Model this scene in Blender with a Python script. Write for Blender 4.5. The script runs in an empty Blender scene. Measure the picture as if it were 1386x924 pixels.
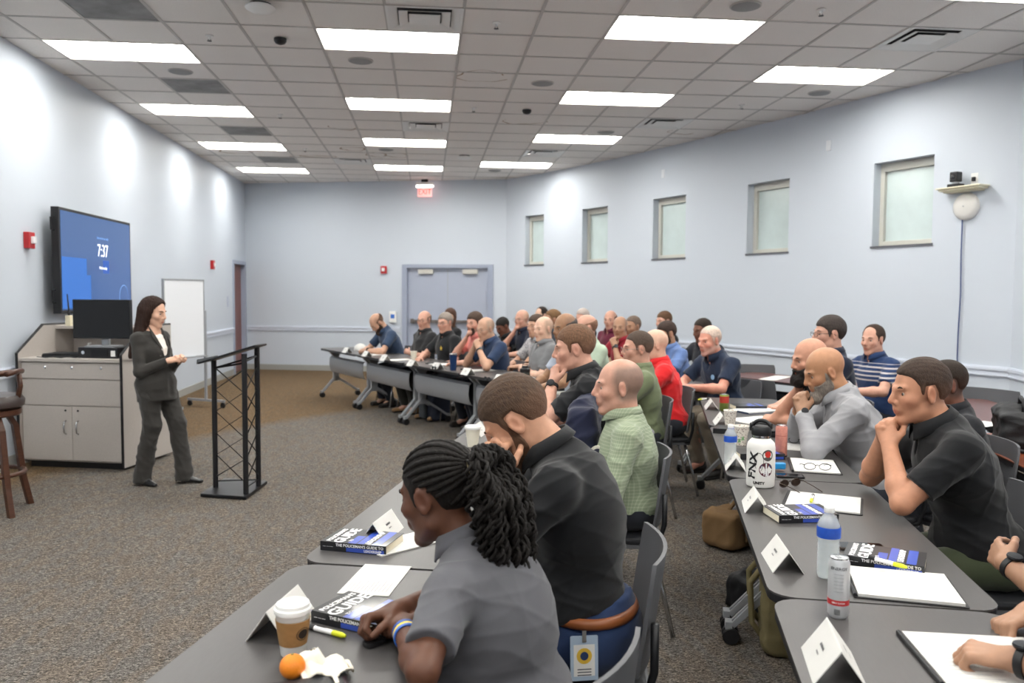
import bpy, bmesh, math, random
import numpy as np
from mathutils import Vector, Matrix
random.seed(7); np.random.seed(7)
S = bpy.context.scene
COL = S.collection
R = math.radians
# ---------------- camera (fitted to the ceiling grid) ----------------
F = 1108.8; YAW, PITCH, ROLL = 0.10297, -0.05791, 0.00578; CH = 1.57; HC = 3.772
_f = Vector((math.sin(YAW)*math.cos(PITCH), math.cos(YAW)*math.cos(PITCH), math.sin(PITCH)))
_r0 = Vector((math.cos(YAW), -math.sin(YAW), 0)); _u0 = _r0.cross(_f)
_r = _r0*math.cos(ROLL)+_u0*math.sin(ROLL); _u = -_r0*math.sin(ROLL)+_u0*math.cos(ROLL)
cam = bpy.data.objects.new('camera', bpy.data.cameras.new('camera')); COL.objects.link(cam)
cam.data.lens = F/1386*36; cam.data.sensor_width = 36; cam.data.clip_start = .05; cam.data.dof.use_dof = True; cam.data.dof.focus_distance = 3.1; cam.data.dof.aperture_fstop = 3.6
cam.matrix_world = Matrix(((_r.x,_u.x,-_f.x,0),(_r.y,_u.y,-_f.y,0),(_r.z,_u.z,-_f.z,CH),(0,0,0,1)))
S.camera = cam
def ray(px, py): return _f+_r*((px-693)/F)-_u*((py-462)/F)
def atz(px, py, z=0.74):
    d = ray(px, py); t = (z-CH)/d.z; return Vector((d.x*t, d.y*t, z))
def aty(px, py, y):
    d = ray(px, py); t = y/d.y; return Vector((d.x*t, y, CH+d.z*t))
def atx(px, py, x):
    d = ray(px, py); t = x/d.x; return Vector((x, d.y*t, CH+d.z*t))
def atd(px, py, dep):
    d = ray(px, py)*dep; return Vector((d.x, d.y, CH+d.z))
# ---------------- world, exposure ----------------
w = bpy.data.worlds.new('world'); S.world = w; w.use_nodes = True
w.node_tree.nodes['Background'].inputs[0].default_value = (.75,.82,.9,1)
w.node_tree.nodes['Background'].inputs[1].default_value = .25
S.view_settings.view_transform = 'Standard'; S.view_settings.look = 'None'
S.view_settings.gamma = 1; S.view_settings.exposure = 1.02
LAMP = 10.5
S.cycles.max_bounces = 8; S.cycles.diffuse_bounces = 6
# ---------------- materials ----------------
MATS = {}
def srgb(h):
    if isinstance(h, str): c = [int(h[i:i+2],16)/255 for i in (0,2,4)]
    else: c = [v/255 for v in h]
    return tuple(x/12.92 if x <= .04045 else ((x+.055)/1.055)**2.4 for x in c)+(1,)
def mat(name, col, rough=.6, metal=0, spec=.5, noise=None, bump=None, emit=None, coat=0, sheen=0, alpha=None, trans=0, ior=1.45, attr=None, sss=0):
    if name in MATS: return MATS[name]
    m = bpy.data.materials.new(name); m.use_nodes = True; MATS[name] = m
    nt = m.node_tree; b = nt.nodes['Principled BSDF']; c = srgb(col)
    b.inputs['Base Color'].default_value = c; b.inputs['Roughness'].default_value = rough
    b.inputs['Metallic'].default_value = metal; b.inputs['Specular IOR Level'].default_value = spec
    b.inputs['Coat Weight'].default_value = coat; b.inputs['Sheen Weight'].default_value = sheen
    b.inputs['Transmission Weight'].default_value = trans; b.inputs['IOR'].default_value = ior
    if sss: b.inputs['Subsurface Weight'].default_value = sss; b.inputs['Subsurface Scale'].default_value = .02
    tc = nt.nodes.new('ShaderNodeTexCoord')
    def nz(scale, det=4, stretch=None, rough_=.55):
        n = nt.nodes.new('ShaderNodeTexNoise'); n.inputs['Scale'].default_value = scale; n.inputs['Detail'].default_value = det
        n.inputs['Roughness'].default_value = rough_
        if stretch:
            mp = nt.nodes.new('ShaderNodeMapping'); mp.inputs['Scale'].default_value = stretch
            nt.links.new(tc.outputs['Object'], mp.inputs[0]); nt.links.new(mp.outputs[0], n.inputs[0])
        else: nt.links.new(tc.outputs['Object'], n.inputs[0])
        return n
    src = None
    if attr:
        a = nt.nodes.new('ShaderNodeAttribute'); a.attribute_name = attr; src = a.outputs['Color']
        nt.links.new(src, b.inputs['Base Color'])
    if noise:
        scale, amt = noise[0], noise[1]; st = noise[2] if len(noise) > 2 else None
        n = nz(scale, 5, st); mr = nt.nodes.new('ShaderNodeMapRange')
        mr.inputs[1].default_value = .3; mr.inputs[2].default_value = .7
        mr.inputs[3].default_value = 1-amt; mr.inputs[4].default_value = 1+amt
        nt.links.new(n.outputs[0], mr.inputs[0])
        mx = nt.nodes.new('ShaderNodeMix'); mx.data_type = 'RGBA'; mx.blend_type = 'MULTIPLY'; mx.inputs[0].default_value = 1
        cb = nt.nodes.new('ShaderNodeCombineColor')
        for i in range(3): nt.links.new(mr.outputs[0], cb.inputs[i])
        if src: nt.links.new(src, mx.inputs[6])
        else: mx.inputs[6].default_value = c
        nt.links.new(cb.outputs[0], mx.inputs[7]); nt.links.new(mx.outputs[2], b.inputs['Base Color'])
    if bump:
        n = nz(bump[0], 4, bump[2] if len(bump) > 2 else None); bp = nt.nodes.new('ShaderNodeBump')
        bp.inputs['Strength'].default_value = bump[1]; bp.inputs['Distance'].default_value = bump[3] if len(bump) > 3 else .004
        nt.links.new(n.outputs[0], bp.inputs['Height']); nt.links.new(bp.outputs[0], b.inputs['Normal'])
    if emit: b.inputs['Emission Color'].default_value = srgb(emit[0]); b.inputs['Emission Strength'].default_value = emit[1]
    if alpha is not None: b.inputs['Alpha'].default_value = alpha
    return m
def carpet_mat():
    m = bpy.data.materials.new('carpet'); m.use_nodes = True; nt = m.node_tree; b = nt.nodes['Principled BSDF']
    N = nt.nodes.new; Lk = nt.links.new
    tc = N('ShaderNodeTexCoord')
    mp = N('ShaderNodeMapping'); mp.inputs['Scale'].default_value = (60,130,40); mp.inputs['Rotation'].default_value = (0,0,.25); Lk(tc.outputs['Object'], mp.inputs[0])
    n = N('ShaderNodeTexNoise'); n.inputs['Scale'].default_value = 1; n.inputs['Detail'].default_value = 3; n.inputs['Distortion'].default_value = 1.6
    Lk(mp.outputs[0], n.inputs[0])
    mp2 = N('ShaderNodeMapping'); mp2.inputs['Scale'].default_value = (14,5,5); Lk(tc.outputs['Object'], mp2.inputs[0])
    n2 = N('ShaderNodeTexNoise'); n2.inputs['Scale'].default_value = 1; n2.inputs['Detail'].default_value = 5; n2.inputs['Distortion'].default_value = .8; Lk(mp2.outputs[0], n2.inputs[0])
    r1 = N('ShaderNodeValToRGB'); e = r1.color_ramp.elements
    e[0].position = .34; e[0].color = srgb('36322d'); e[1].position = .66; e[1].color = srgb('a79f97')
    x = r1.color_ramp.elements.new(.5); x.color = srgb('68625d'); Lk(n.outputs[0], r1.inputs[0])
    r2 = N('ShaderNodeValToRGB'); e = r2.color_ramp.elements
    e[0].position = .4; e[0].color = srgb('7e8388'); e[1].position = .6; e[1].color = srgb('8c8173'); Lk(n2.outputs[0], r2.inputs[0])
    mx = N('ShaderNodeMix'); mx.data_type = 'RGBA'; mx.blend_type = 'OVERLAY'; mx.inputs[0].default_value = .55
    Lk(r1.outputs[0], mx.inputs[6]); Lk(r2.outputs[0], mx.inputs[7])
    # tan tint multiplied in beyond a soft arc on the far left
    sx = N('ShaderNodeVectorMath'); sx.operation = 'DISTANCE'; sx.inputs[1].default_value = (4.6, 5.2, 0); Lk(tc.outputs['Object'], sx.inputs[0])
    mr = N('ShaderNodeMapRange'); mr.inputs[1].default_value = 7.9; mr.inputs[2].default_value = 8.25; Lk(sx.outputs['Value'], mr.inputs[0])
    tn = N('ShaderNodeMix'); tn.data_type = 'RGBA'; tn.blend_type = 'MULTIPLY'; tn.inputs[7].default_value = srgb('ffe3bb'); Lk(mr.outputs[0], tn.inputs[0]); Lk(mx.outputs[2], tn.inputs[6])
    Lk(tn.outputs[2], b.inputs['Base Color']); b.inputs['Roughness'].default_value = .95; b.inputs['Specular IOR Level'].default_value = .15
    bp = N('ShaderNodeBump'); bp.inputs['Strength'].default_value = .5; bp.inputs['Distance'].default_value = .006; Lk(n.outputs[0], bp.inputs['Height']); Lk(bp.outputs[0], b.inputs['Normal'])
    return m
M_wall = mat('wall_paint', 'c3cad4', .5, spec=.4, bump=(90,.08))
M_trim = mat('trim_paint', 'cdd3df', .35, bump=(30,.02))
M_base = mat('baseboard_vinyl', '9c9c98', .5)
M_tile = mat('ceiling_tile_fibre', 'e6e2de', .95, spec=.1, noise=(170,.16), bump=(260,.5))
M_grid = mat('ceiling_grid_metal', 'b9b5b1', .5)
M_lam = mat('grey_table_laminate', '4d4b4b', .36, spec=.45, noise=(25,.05,(1,6,1)))
M_edge = mat('black_edge', '1d1d20', .5)
M_silver = mat('silver_powder_coat', '9fa2a6', .42, metal=.35, noise=(40,.03))
M_panel = mat('silver_panel', '9a9da1', .45, metal=.25, noise=(30,.04))
M_black = mat('black_plastic', '17171a', .45, bump=(120,.05))
M_blackm = mat('black_metal', '1e1f22', .4, metal=.4, noise=(60,.05))
M_chrome = mat('chrome', 'c9cbce', .22, metal=1)
M_white = mat('white_plastic', 'e6e6e4', .4)
M_paper = mat('white_paper', 'd3d2cf', .8, spec=.2, noise=(9,.03))
M_shell = mat('grey_chair_plastic', '55565a', .5, bump=(200,.1))
M_seat = mat('black_seat_vinyl', '1f2024', .5, bump=(120,.15))
M_diff = mat('light_diffuser', 'ffffff', .8, emit=('fffdf6', LAMP))
# ---------------- mesh helpers ----------------
def tag(o, label=None, cat=None, group=None, kind=None):
    if label: o['label'] = label
    if cat: o['category'] = cat
    if group: o['group'] = group
    if kind: o['kind'] = kind
    return o
def empty(name, loc=(0,0,0), rz=0, label=None, cat=None, group=None):
    o = bpy.data.objects.new(name, None); COL.objects.link(o); o.location = loc; o.rotation_euler = (0,0,rz)
    return tag(o, label, cat, group)
def copy_tree(o, parent=None):
    c = o.copy(); COL.objects.link(c); c.parent = parent
    for ch in list(o.children): copy_tree(ch, c)
    return c
class MB:
    def __init__(s): s.v = []; s.f = []
    def add(s, vs, fs, M=None):
        n = len(s.v)
        s.v += [tuple(M @ Vector(v)) for v in vs] if M is not None else [tuple(v) for v in vs]
        s.f += [tuple(n+i for i in f) for f in fs]; return s
    def box(s, x0, x1, y0, y1, z0, z1, M=None):
        return s.add([(x0,y0,z0),(x1,y0,z0),(x1,y1,z0),(x0,y1,z0),(x0,y0,z1),(x1,y0,z1),(x1,y1,z1),(x0,y1,z1)],
            [(3,2,1,0),(4,5,6,7),(0,1,5,4),(1,2,6,5),(2,3,7,6),(3,0,4,7)], M)
    def prism(s, poly, h0, h1, M=None):       # xy polygon (ccw) extruded in z
        n = len(poly)
        vs = [(x,y,h0) for x,y in poly]+[(x,y,h1) for x,y in poly]
        fs = [tuple(range(n-1,-1,-1)), tuple(range(n,2*n))]+[(i,(i+1)%n,n+(i+1)%n,n+i) for i in range(n)]
        return s.add(vs, fs, M)
    def lathe(s, prof, seg=20, M=None, cap=True):
        n = len(prof); vs = []; fs = []
        for k in range(seg):
            a = 2*math.pi*k/seg
            for r, z in prof: vs.append((r*math.cos(a), r*math.sin(a), z))
        for k in range(seg):
            k2 = (k+1) % seg
            for i in range(n-1): fs.append((k*n+i, k2*n+i, k2*n+i+1, k*n+i+1))
        if cap:
            fs.append(tuple(k*n for k in range(seg-1,-1,-1))); fs.append(tuple(k*n+n-1 for k in range(seg)))
        return s.add(vs, fs, M)
    def tube(s, pts, r, seg=8, M=None, closed=False):
        pts = [Vector(p) for p in pts]; n = len(pts); rs = r if isinstance(r, (list,tuple)) else [r]*n
        up = Vector((0,0,1)); vs = []; fs = []; prev = None
        for i, p in enumerate(pts):
            a = pts[(i-1) % n] if (closed or i > 0) else p; b = pts[(i+1) % n] if (closed or i < n-1) else p
            t = (b-a).normalized()
            if prev is None:
                x = t.cross(up)
                if x.length < 1e-3: x = t.cross(Vector((0,1,0)))
            else:
                x = prev-t*prev.dot(t)
            x.normalize(); prev = x; y = t.cross(x)
            for k in range(seg):
                an = 2*math.pi*k/seg; vs.append(p+x*(rs[i]*math.cos(an))+y*(rs[i]*math.sin(an)))
        m = n if closed else n-1
        for i in range(m):
            j = (i+1) % n
            for k in range(seg): fs.append((i*seg+k, i*seg+(k+1)%seg, j*seg+(k+1)%seg, j*seg+k))
        if not closed: fs.append(tuple(range(seg-1,-1,-1))); fs.append(tuple(range((n-1)*seg, n*seg)))
        return s.add(vs, fs, M)
    def sphere(s, c, r, seg=14, rings=9, M=None):
        if not isinstance(r, (tuple,list)): r = (r,r,r)
        prof = [(math.sin(math.pi*i/rings), -math.cos(math.pi*i/rings)) for i in range(rings+1)]
        prof[0] = (.001,-1); prof[-1] = (.001,1)
        K = Matrix.Translation(c) @ Matrix.Diagonal((r[0],r[1],r[2],1))
        return s.lathe(prof, seg, (M @ K) if M is not None else K)
    def build(s, name, m, parent=None, smooth=False, bevel=0, kind=None, loc=None, rot=None, label=None):
        me = bpy.data.meshes.new(name); me.from_pydata(s.v, [], s.f)
        if bevel:
            bm = bmesh.new(); bm.from_mesh(me); bmesh.ops.remove_doubles(bm, verts=bm.verts, dist=1e-5)
            ed = [e for e in bm.edges if len(e.link_faces) == 2 and e.calc_face_angle(0) > .6]
            bmesh.ops.bevel(bm, geom=ed, offset=bevel, segments=2, affect='EDGES', profile=.6, clamp_overlap=True); bm.to_mesh(me); bm.free()
        me.validate(); me.update()
        if smooth is True: me.polygons.foreach_set('use_smooth', [True]*len(me.polygons))
        elif smooth: me.shade_smooth() if False else auto_smooth(me, smooth)
        if m: me.materials.append(m)
        o = bpy.data.objects.new(name, me); COL.objects.link(o)
        if parent: o.parent = parent
        if kind: o['kind'] = kind
        if loc is not None: o.location = loc
        if rot is not None: o.rotation_euler = rot
        if label: o['label'] = label
        return o
def auto_smooth(me, ang):
    bm = bmesh.new(); bm.from_mesh(me)
    for e in bm.edges:
        if len(e.link_faces) == 2: e.smooth = e.calc_face_angle(0) < ang
    for f in bm.faces: f.smooth = True
    bm.to_mesh(me); bm.free()
def rrect(x0, x1, y0, y1, r, n=5):
    out = []
    for cx, cy, a0 in ((x1-r,y0+r,-90),(x1-r,y1-r,0),(x0+r,y1-r,90),(x0+r,y0+r,180)):
        for i in range(n+1):
            a = R(a0+90*i/n); out.append((cx+r*math.cos(a), cy+r*math.sin(a)))
    return out
def rotz(a): return Matrix.Rotation(a, 4, 'Z')
def T(*v): return Matrix.Translation(Vector(v))
def text(name, s, size, m, parent, loc, rot=(0,0,0), depth=.0004, align='CENTER', sx=1, bold=0):
    c = bpy.data.curves.new(name, 'FONT'); c.body = s; c.size = size; c.extrude = depth; c.align_x = align; c.align_y = 'CENTER'
    c.offset = bold; c.resolution_u = 2
    o = bpy.data.objects.new(name, c); dg = bpy.context.evaluated_depsgraph_get()
    COL.objects.link(o); bpy.context.view_layer.update()
    me = bpy.data.meshes.new_from_object(o.evaluated_get(bpy.context.evaluated_depsgraph_get())); COL.objects.unlink(o); bpy.data.objects.remove(o)
    me.materials.clear(); me.materials.append(m)
    q = bpy.data.objects.new(name, me); COL.objects.link(q); q.parent = parent; q.location = loc; q.rotation_euler = rot; q.scale = (sx,1,1)
    return q
# ---------------- room shell ----------------
LX = -3.69
RP = [(1.52,15.89),(1.83,15.41),(2.12,14.97),(2.65,13.99),(2.96,13.38),(3.44,12.36),(3.74,11.69),(4.21,10.54),(4.48,9.88),(4.91,8.69),(5.18,8.02),(5.5,7.22),(5.2,6.2),(4.9,4.5),(4.7,1.0),(4.7,-3.5)]
WIN = {1:1, 3:2, 5:3, 7:4, 9:5}   # polyline segment -> window number
floor_ = MB().box(LX-.3,6.2,-3.8,17.9,-.1,0).build('floor', carpet_mat(), kind='structure')
FA, FB = Vector((LX,17.25,0)), Vector((1.52,15.89,0))
fd = (FB-FA).normalized(); fn = Vector((fd.y,-fd.x,0))   # fn points into the room
if fn.y > 0: fn = -fn
MB().box(LX-.2,LX,-3.5,16.17,0,HC+.3).box(LX-.2,LX,17.12,17.5,0,HC+.3).box(LX-.2,LX,16.17,17.12,2.12,HC+.3).build('wall_left', M_wall, kind='structure')
def farpt(t, off=0, z=0): p = FA+fd*t+fn*off; return (p.x,p.y,z)
WF = Matrix(((fd.x,-fn.x,0,FA.x),(fd.y,-fn.y,0,FA.y),(0,0,1,0),(0,0,0,1)))   # local x along far wall, local y outwards
FL = (FB-FA).length
tD0 = (Vector((-.44,16.40,0))-FA).dot(fd); tD1 = (Vector((1.21,15.97,0))-FA).dot(fd)
MB().box(0,tD0,0,.25,0,HC+.3,WF).box(tD1,FL,0,.25,0,HC+.3,WF).box(tD0,tD1,0,.25,2.08,HC+.3,WF).build('wall_far', M_wall, kind='structure')
MB().box(LX-.2,4.9,-3.7,-3.5,0,HC+.3).build('wall_back', M_wall, kind='structure')
mb = MB(); wins = []
for i in range(len(RP)-1):
    a = Vector((*RP[i],0)); b = Vector((*RP[i+1],0)); d = (b-a); L = d.length; d.normalize(); n = Vector((d.y,-d.x,0))
    if n.x > 0: n = -n       # into the room
    K = Matrix(((d.x,-n.x,0,a.x),(d.y,-n.y,0,a.y),(0,0,1,0),(0,0,0,1)))
    if i in WIN:
        mb.box(0,L,0,.22,0,2.12,K).box(0,L,0,.22,3.03,HC+.3,K); wins.append((WIN[i],K,L))
        mb.box(-.03,0,.0,.22,2.12,3.03,K).box(L,L+.03,.0,.22,2.12,3.03,K)
    else: mb.box(0,L,0,.22,0,HC+.3,K)
mb.build('wall_right', M_wall, kind='structure')
M_frame = mat('window_frame_paint', 'c4c3bb', .4); M_blind = mat('frosted_blind', 'b9c6c6', .5, noise=(3,.05,(1,1,60)))
M_glass = mat('frosted_glass', 'c2d0d0', .15, spec=.6, noise=(4,.05))
M_sill = mat('dark_sill', '5c5e64', .5)
for num, K, L in wins:
    g = .02; fw = .055
    fr = MB().box(0,fw,.11,.17,2.12,3.03,K).box(L-fw,L,.11,.17,2.12,3.03,K).box(fw,L-fw,.11,.17,2.12,2.12+fw,K).box(fw,L-fw,.11,.17,3.03-.09,3.03,K)
    root = fr.build('window_%d'%num, M_frame, kind='structure', bevel=.004)
    MB().box(fw,L-fw,.15,.155,2.12+fw,2.94,K).build('pane', M_glass, root)
    b = MB()
    for k in range(30): z = 2.18+k*.0255; b.box(fw+.005,L-fw-.005,.158,.16,z,z+.024,K)
    b.build('blind', M_blind, root, kind='stuff')
    MB().box(-.015,L+.015,-.012,.11,2.095,2.12,K).build('window_sill', M_sill, root)
# chair rails and baseboards
def strip_right(z0, z1, prof, name, m, par=None):
    mb = MB()
    for i in range(len(RP)-1):
        a = Vector((*RP[i],0)); b = Vector((*RP[i+1],0)); d = (b-a); L = d.length; d.normalize(); n = Vector((d.y,-d.x,0))
        if n.x > 0: n = -n
        K = Matrix(((d.x,-n.x,0,a.x),(d.y,-n.y,0,a.y),(0,0,1,0),(0,0,0,1)))
        for (y, za, zb) in prof: mb.box(-.004,L+.004,-y,0,za,zb,K)
    return mb.build(name, m, kind='structure')
RAIL = [(.018,.80,.90),(.032,.862,.888),(.026,.81,.822)]
strip_right(0,0,RAIL,'trim_1',M_trim)
strip_right(0,0,[(.014,0,.11)],'baseboard_right',M_base)
mb = MB()
for y,za,zb in RAIL: mb.box(0,tD0-.1,-y,0,za,zb,WF).box(tD1+.1,FL,-y,0,za,zb,WF)
mb.build('trim_2', M_trim, kind='structure')
MB().box(0,tD0-.1,-.014,0,0,.11,WF).box(tD1+.1,FL,-.014,0,0,.11,WF).build('baseboard_far', M_base, kind='structure')
mb = MB()
for y,za,zb in RAIL: mb.box(LX,LX+y,-3.5,16.06,za,zb)
mb.build('trim_3', M_trim, kind='structure')
MB().box(LX,LX+.014,-3.5,16.06,0,.11).build('baseboard_left', M_base, kind='structure')
# double door on the far wall
M_door = mat('door_paint', 'a5acbd', .4, noise=(3,.02)); M_dframe = mat('door_frame_paint', '99a1b4', .4)
root = MB().box(tD0-.06,tD0+.04,-.03,.12,0,2.14,WF).box(tD1-.04,tD1+.06,-.03,.12,0,2.14,WF).box(tD0+.04,tD1-.04,-.03,.12,2.07,2.14,WF).build('door_1', M_dframe, kind='structure', bevel=.005)
tm = (tD0+tD1)/2
for s, a, b in ((0,tD0+.045,tm-.004),(1,tm+.004,tD1-.045)):
    dl = MB().box(a,b,.05,.095,.01,2.065,WF).build('door_leaf', M_door, root)
    MB().box(a+.07,b-.07,-.02,.05,1.0,1.05,WF).box(a+.06,a+.13,.0,.05,.98,1.07,WF).box(b-.13,b-.06,.0,.05,.98,1.07,WF).build('push_bar', mat('bar_metal','77706c',.35,metal=.6), dl)
    c = a+.22 if s == 0 else b-.5
    MB().box(c,c+.30,-.01,.05,1.955,2.045,WF).build('door_closer', mat('closer_beige','c0beb8',.4), dl, bevel=.006)
MB().box(tm-.004,tm+.004,.045,.05,.01,2.065,WF).build('meeting_strip', M_base, root)
# brown door standing in the left wall, far end
root = MB().box(LX-.14,LX+.02,16.1,16.18,0,2.12).box(LX-.14,LX+.02,17.11,17.19,0,2.12).box(LX-.14,LX+.02,16.1,17.19,2.12,2.19).build('door_2', M_dframe, kind='structure')
MB().box(LX-.12,LX-.07,16.2,17.1,.01,2.12).build('door_leaf', mat('brown_door','7a4f4a',.45,noise=(6,.1,(1,1,8))), root)
# ---------------- ceiling ----------------
TL = .61; GX, GY = -3.377, 7.705
LIGHTS = [(0,0),(4,-1),(8,-2),(11,0),(0,4),(4,3),(0,8),(0,12),(4,7),(4,11),(8,2),(8,6),(7,10),(0,-4),(4,-5),(8,-6),(11,-4),(0,-8),(4,-9),(8,-10),(0,-12),(4,-13),(8,-14),(11,-8),(0,-16),(5,-17),(10,-13)]
VENTS = [(5,-2),(12,-2),(5,5),(10,4),(3,10),(8,8)]
RETS = [(1,-2),(1,2),(1,6),(1,10)]
def inside(x, y):
    if x < LX or y < -3.5: return False
    if y > 17.25-(x-LX)*.2611: return False
    if y > 15.89: return True if x < 1.52 else False
    for (xa,ya),(xb,yb) in zip(RP[:-1],RP[1:]):
        if yb <= y <= ya: return x < xa+(xb-xa)*(ya-y)/(ya-yb+1e-9)
    return False
# the ceiling: a slab above, tiles below it as parts
poly = [(LX-.2,17.5),(LX-.2,-3.7),(4.95,-3.7)]+[(x+.1,y) for x,y in reversed(RP)]+[(1.6,16.1)]
ceil = MB().prism(poly, HC+.13, HC+.25).build('ceiling', M_grid, kind='structure')
skip = set(VENTS)|set(RETS)
for a,b in LIGHTS: skip |= {(a,b),(a+1,b)}
def clip(poly, nx, ny, c):      # keep nx*x+ny*y<=c
    out = []
    for i in range(len(poly)):
        p, q = poly[i], poly[(i+1)%len(poly)]; dp = nx*p[0]+ny*p[1]-c; dq = nx*q[0]+ny*q[1]-c
        if dp <= 0: out.append(p)
        if dp*dq < 0: t = dp/(dp-dq); out.append((p[0]+t*(q[0]-p[0]), p[1]+t*(q[1]-p[1])))
    return out
tile_me = None; far = MB(); gridmb = MB(); ntile = 0; g = .007
for i in range(-2,17):
    for j in range(-19,17):
        x, y = GX+i*TL, GY+j*TL; cs = [inside(x+u*TL, y+v*TL) for u in (0,1) for v in (0,1)]
        if not any(cs) and not inside(x+TL/2,y+TL/2): continue
        for (X0,X1,Y0,Y1) in (((x-.012,x+.012,y,y+TL) if (i-1,j) not in LIGHTS else (x,x,y,y+.001)),(x,x+TL,y-.012,y+.012)):
            q = clip([(X0,Y0),(X1,Y0),(X1,Y1),(X0,Y1)], -1, 0, -LX)
            if q and ((inside(X0,Y0) or inside(X1,Y1)) or j > 8): gridmb.prism(q, HC, HC+.004)
        if (i,j) in skip: continue
        q = [(x+g,y+g),(x+TL-g,y+g),(x+TL-g,y+TL-g),(x+g,y+TL-g)]
        full = all(cs) and x > LX+.01
        if full and y > 2.2 and y < 12.9:
            o = MB()
            if tile_me is None:
                o.prism([(0,0),(TL-2*g,0),(TL-2*g,TL-2*g),(0,TL-2*g)], 0, .012)
                ob = o.build('ceiling_tile', M_tile, ceil, loc=(x+g,y+g,HC+.006)); tile_me = ob.data
            else:
                ob = bpy.data.objects.new('ceiling_tile', tile_me); COL.objects.link(ob); ob.parent = ceil; ob.location = (x+g,y+g,HC+.006)
            ntile += 1
        else:
            q = clip(q, -1, 0, -LX+.001)
            if len(q) > 2: far.prism(q, HC+.006, HC+.018)
far.build('ceiling_tile', M_tile, ceil, kind='stuff'); gridmb.build('ceiling_grid', M_grid, ceil, kind='stuff')
print('tiles', ntile)
# stained rings on tiles (flat brown water marks, relief-thin)
M_stain = mat('water_stain', 'a08a74', .95, noise=(8,.2))
def stain(gx, gy, rx, ry, a0=0, a1=360, w=.012):
    pts_o, pts_i = [], []
    n = 28
    for k in range(n+1):
        a = R(a0+(a1-a0)*k/n); wob = 1+.10*math.sin(3*a+gx)+.05*math.sin(7*a)
        ww = w*(1+.5*math.sin(2*a+gy))
        pts_o.append((rx*wob*math.cos(a), ry*wob*math.sin(a))); pts_i.append(((rx*wob-ww)*math.cos(a), (ry*wob-ww)*math.sin(a)))
    m = MB(); vs = [(x,y,0) for x,y in pts_o]+[(x,y,0) for x,y in pts_i]
    m.add(vs, [(k,n+1+k,n+2+k,k+1) for k in range(n)])
    m.build('water_stain', M_stain, ceil, loc=(GX+gx*TL, GY+gy*TL, HC+.0052))
for s in ((6.44,1.25,.26,.22,20,340,.014),(7.54,4.62,.28,.24,-10,190,.022),(3.72,5.76,.2,.22,10,190,.02),(2.63,9.8,.3,.1,0,360,.03),(2.2,9.9,.2,.12,30,300,.02),(4.22,9.35,.17,.2,0,360,.02),
          (3.68,8.54,.2,.16,0,360,.025),(4.74,9.35,.19,.2,0,360,.02),(11.2,5.3,.2,.2,30,200,.02),(.6,9.3,.25,.2,0,250,.03)): stain(*s)
# ---- troffers
def make_light():
    root = empty('ceiling_light')
    W, D = 1.22, .61
    fr = MB()
    for x0,x1,y0,y1 in ((0,W,0,.014),(0,W,D-.014,D),(0,.014,.014,D-.014),(W-.014,W,.014,D-.014)): fr.box(x0,x1,y0,y1,0,.012)
    fr.build('frame', M_grid, root)
    MB().box(.03,W-.03,.03,D-.03,.062,.066).build('diffuser', M_diff, root)
    rf = MB(); b_ = [(.014,.014),(W-.014,.014),(W-.014,D-.014),(.014,D-.014)]; t_ = [(.03,.03),(W-.03,.03),(W-.03,D-.03),(.03,D-.03)]
    rf.add([(x,y,.010) for x,y in b_]+[(x,y,.063) for x,y in t_],[(i,4+i,4+(i+1)%4,(i+1)%4) for i in range(4)]); rf.build('reflector', mat('reflector_white','f4f4f0',.5), root)
    return root
proto = make_light(); first = True
rowname = {0:'left wall column',4:'second column from the left wall',8:'third column from the left wall',7:'short far column by the curved wall',11:'right column by the curved wall',5:'second column from the left wall',10:'right column by the curved wall'}
seen = [l for l in LIGHTS if GY+l[1]*TL > 1.5 and l[1] > -5]
for (a,b) in LIGHTS:
    if (a,b) not in seen and GY+b*TL > 4.5: pass
    o = proto if first else copy_tree(proto); first = False
    o.location = (GX+a*TL, GY+b*TL, HC-.002)
    colm = sorted([l for l in seen if l[0] == a], key=lambda l: l[1])
    if (a,b) in seen:
        k = colm.index((a,b)); nm = ['nearest','second nearest','third nearest','farthest','fifth'][k] if len(colm) > 1 else 'only'
        if a == 0 and k == 4: nm = 'farthest'
        if a == 0 and k == 3: nm = 'fourth nearest'
        tag(o, 'glowing rectangular ceiling light panel, %s in the %s'%(nm, rowname[a]), 'light', 'fluorescent ceiling panels')
    else: tag(o, 'glowing ceiling light panel behind the camera, %d tiles from the left wall, %d tiles back'%(a, -b), 'light', 'fluorescent ceiling panels behind the camera')
# ---- air vents
M_vent = mat('vent_metal','dededc',.45); M_dark = mat('vent_dark','3a3c3f',.8)
def make_vent():
    root = empty('ceiling_vent'); c = TL/2
    MB().box(.015,TL-.015,.015,TL-.015,.045,.05).build('backing', M_dark, root)
    for (ro, ri, z0, z1) in ((.29,.215,0,.022),(.205,.135,.002,.022),(.125,.0,.004,.012)):
        m = MB(); vs = []
        for r, z in ((ro,z0),(ri,z1)): vs += [(c-r,c-r,z),(c+r,c-r,z),(c+r,c+r,z),(c-r,c+r,z)]
        vs += [(x,y,z+.003) for x,y,z in vs]
        fs = [(i,(i+1)%4,4+(i+1)%4,4+i) for i in range(4)]+[(8+i,12+i,12+(i+1)%4,8+(i+1)%4) for i in range(4)]
        m.add(vs, fs); m.build('louvre', M_vent, root)
    MB().box(0,TL,0,.02,0,.01).box(0,TL,TL-.02,TL,0,.01).box(0,.02,.02,TL-.02,0,.01).box(TL-.02,TL,.02,TL-.02,0,.01).build('frame', M_vent, root)
    return root
proto = make_vent()
vl = ['beside the nearest light of the second column','nearest to the right corner of the ceiling','between lights in the middle of the ceiling','third column, near the curved wall','far left of the exit sign','far right near the curved wall']
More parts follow.
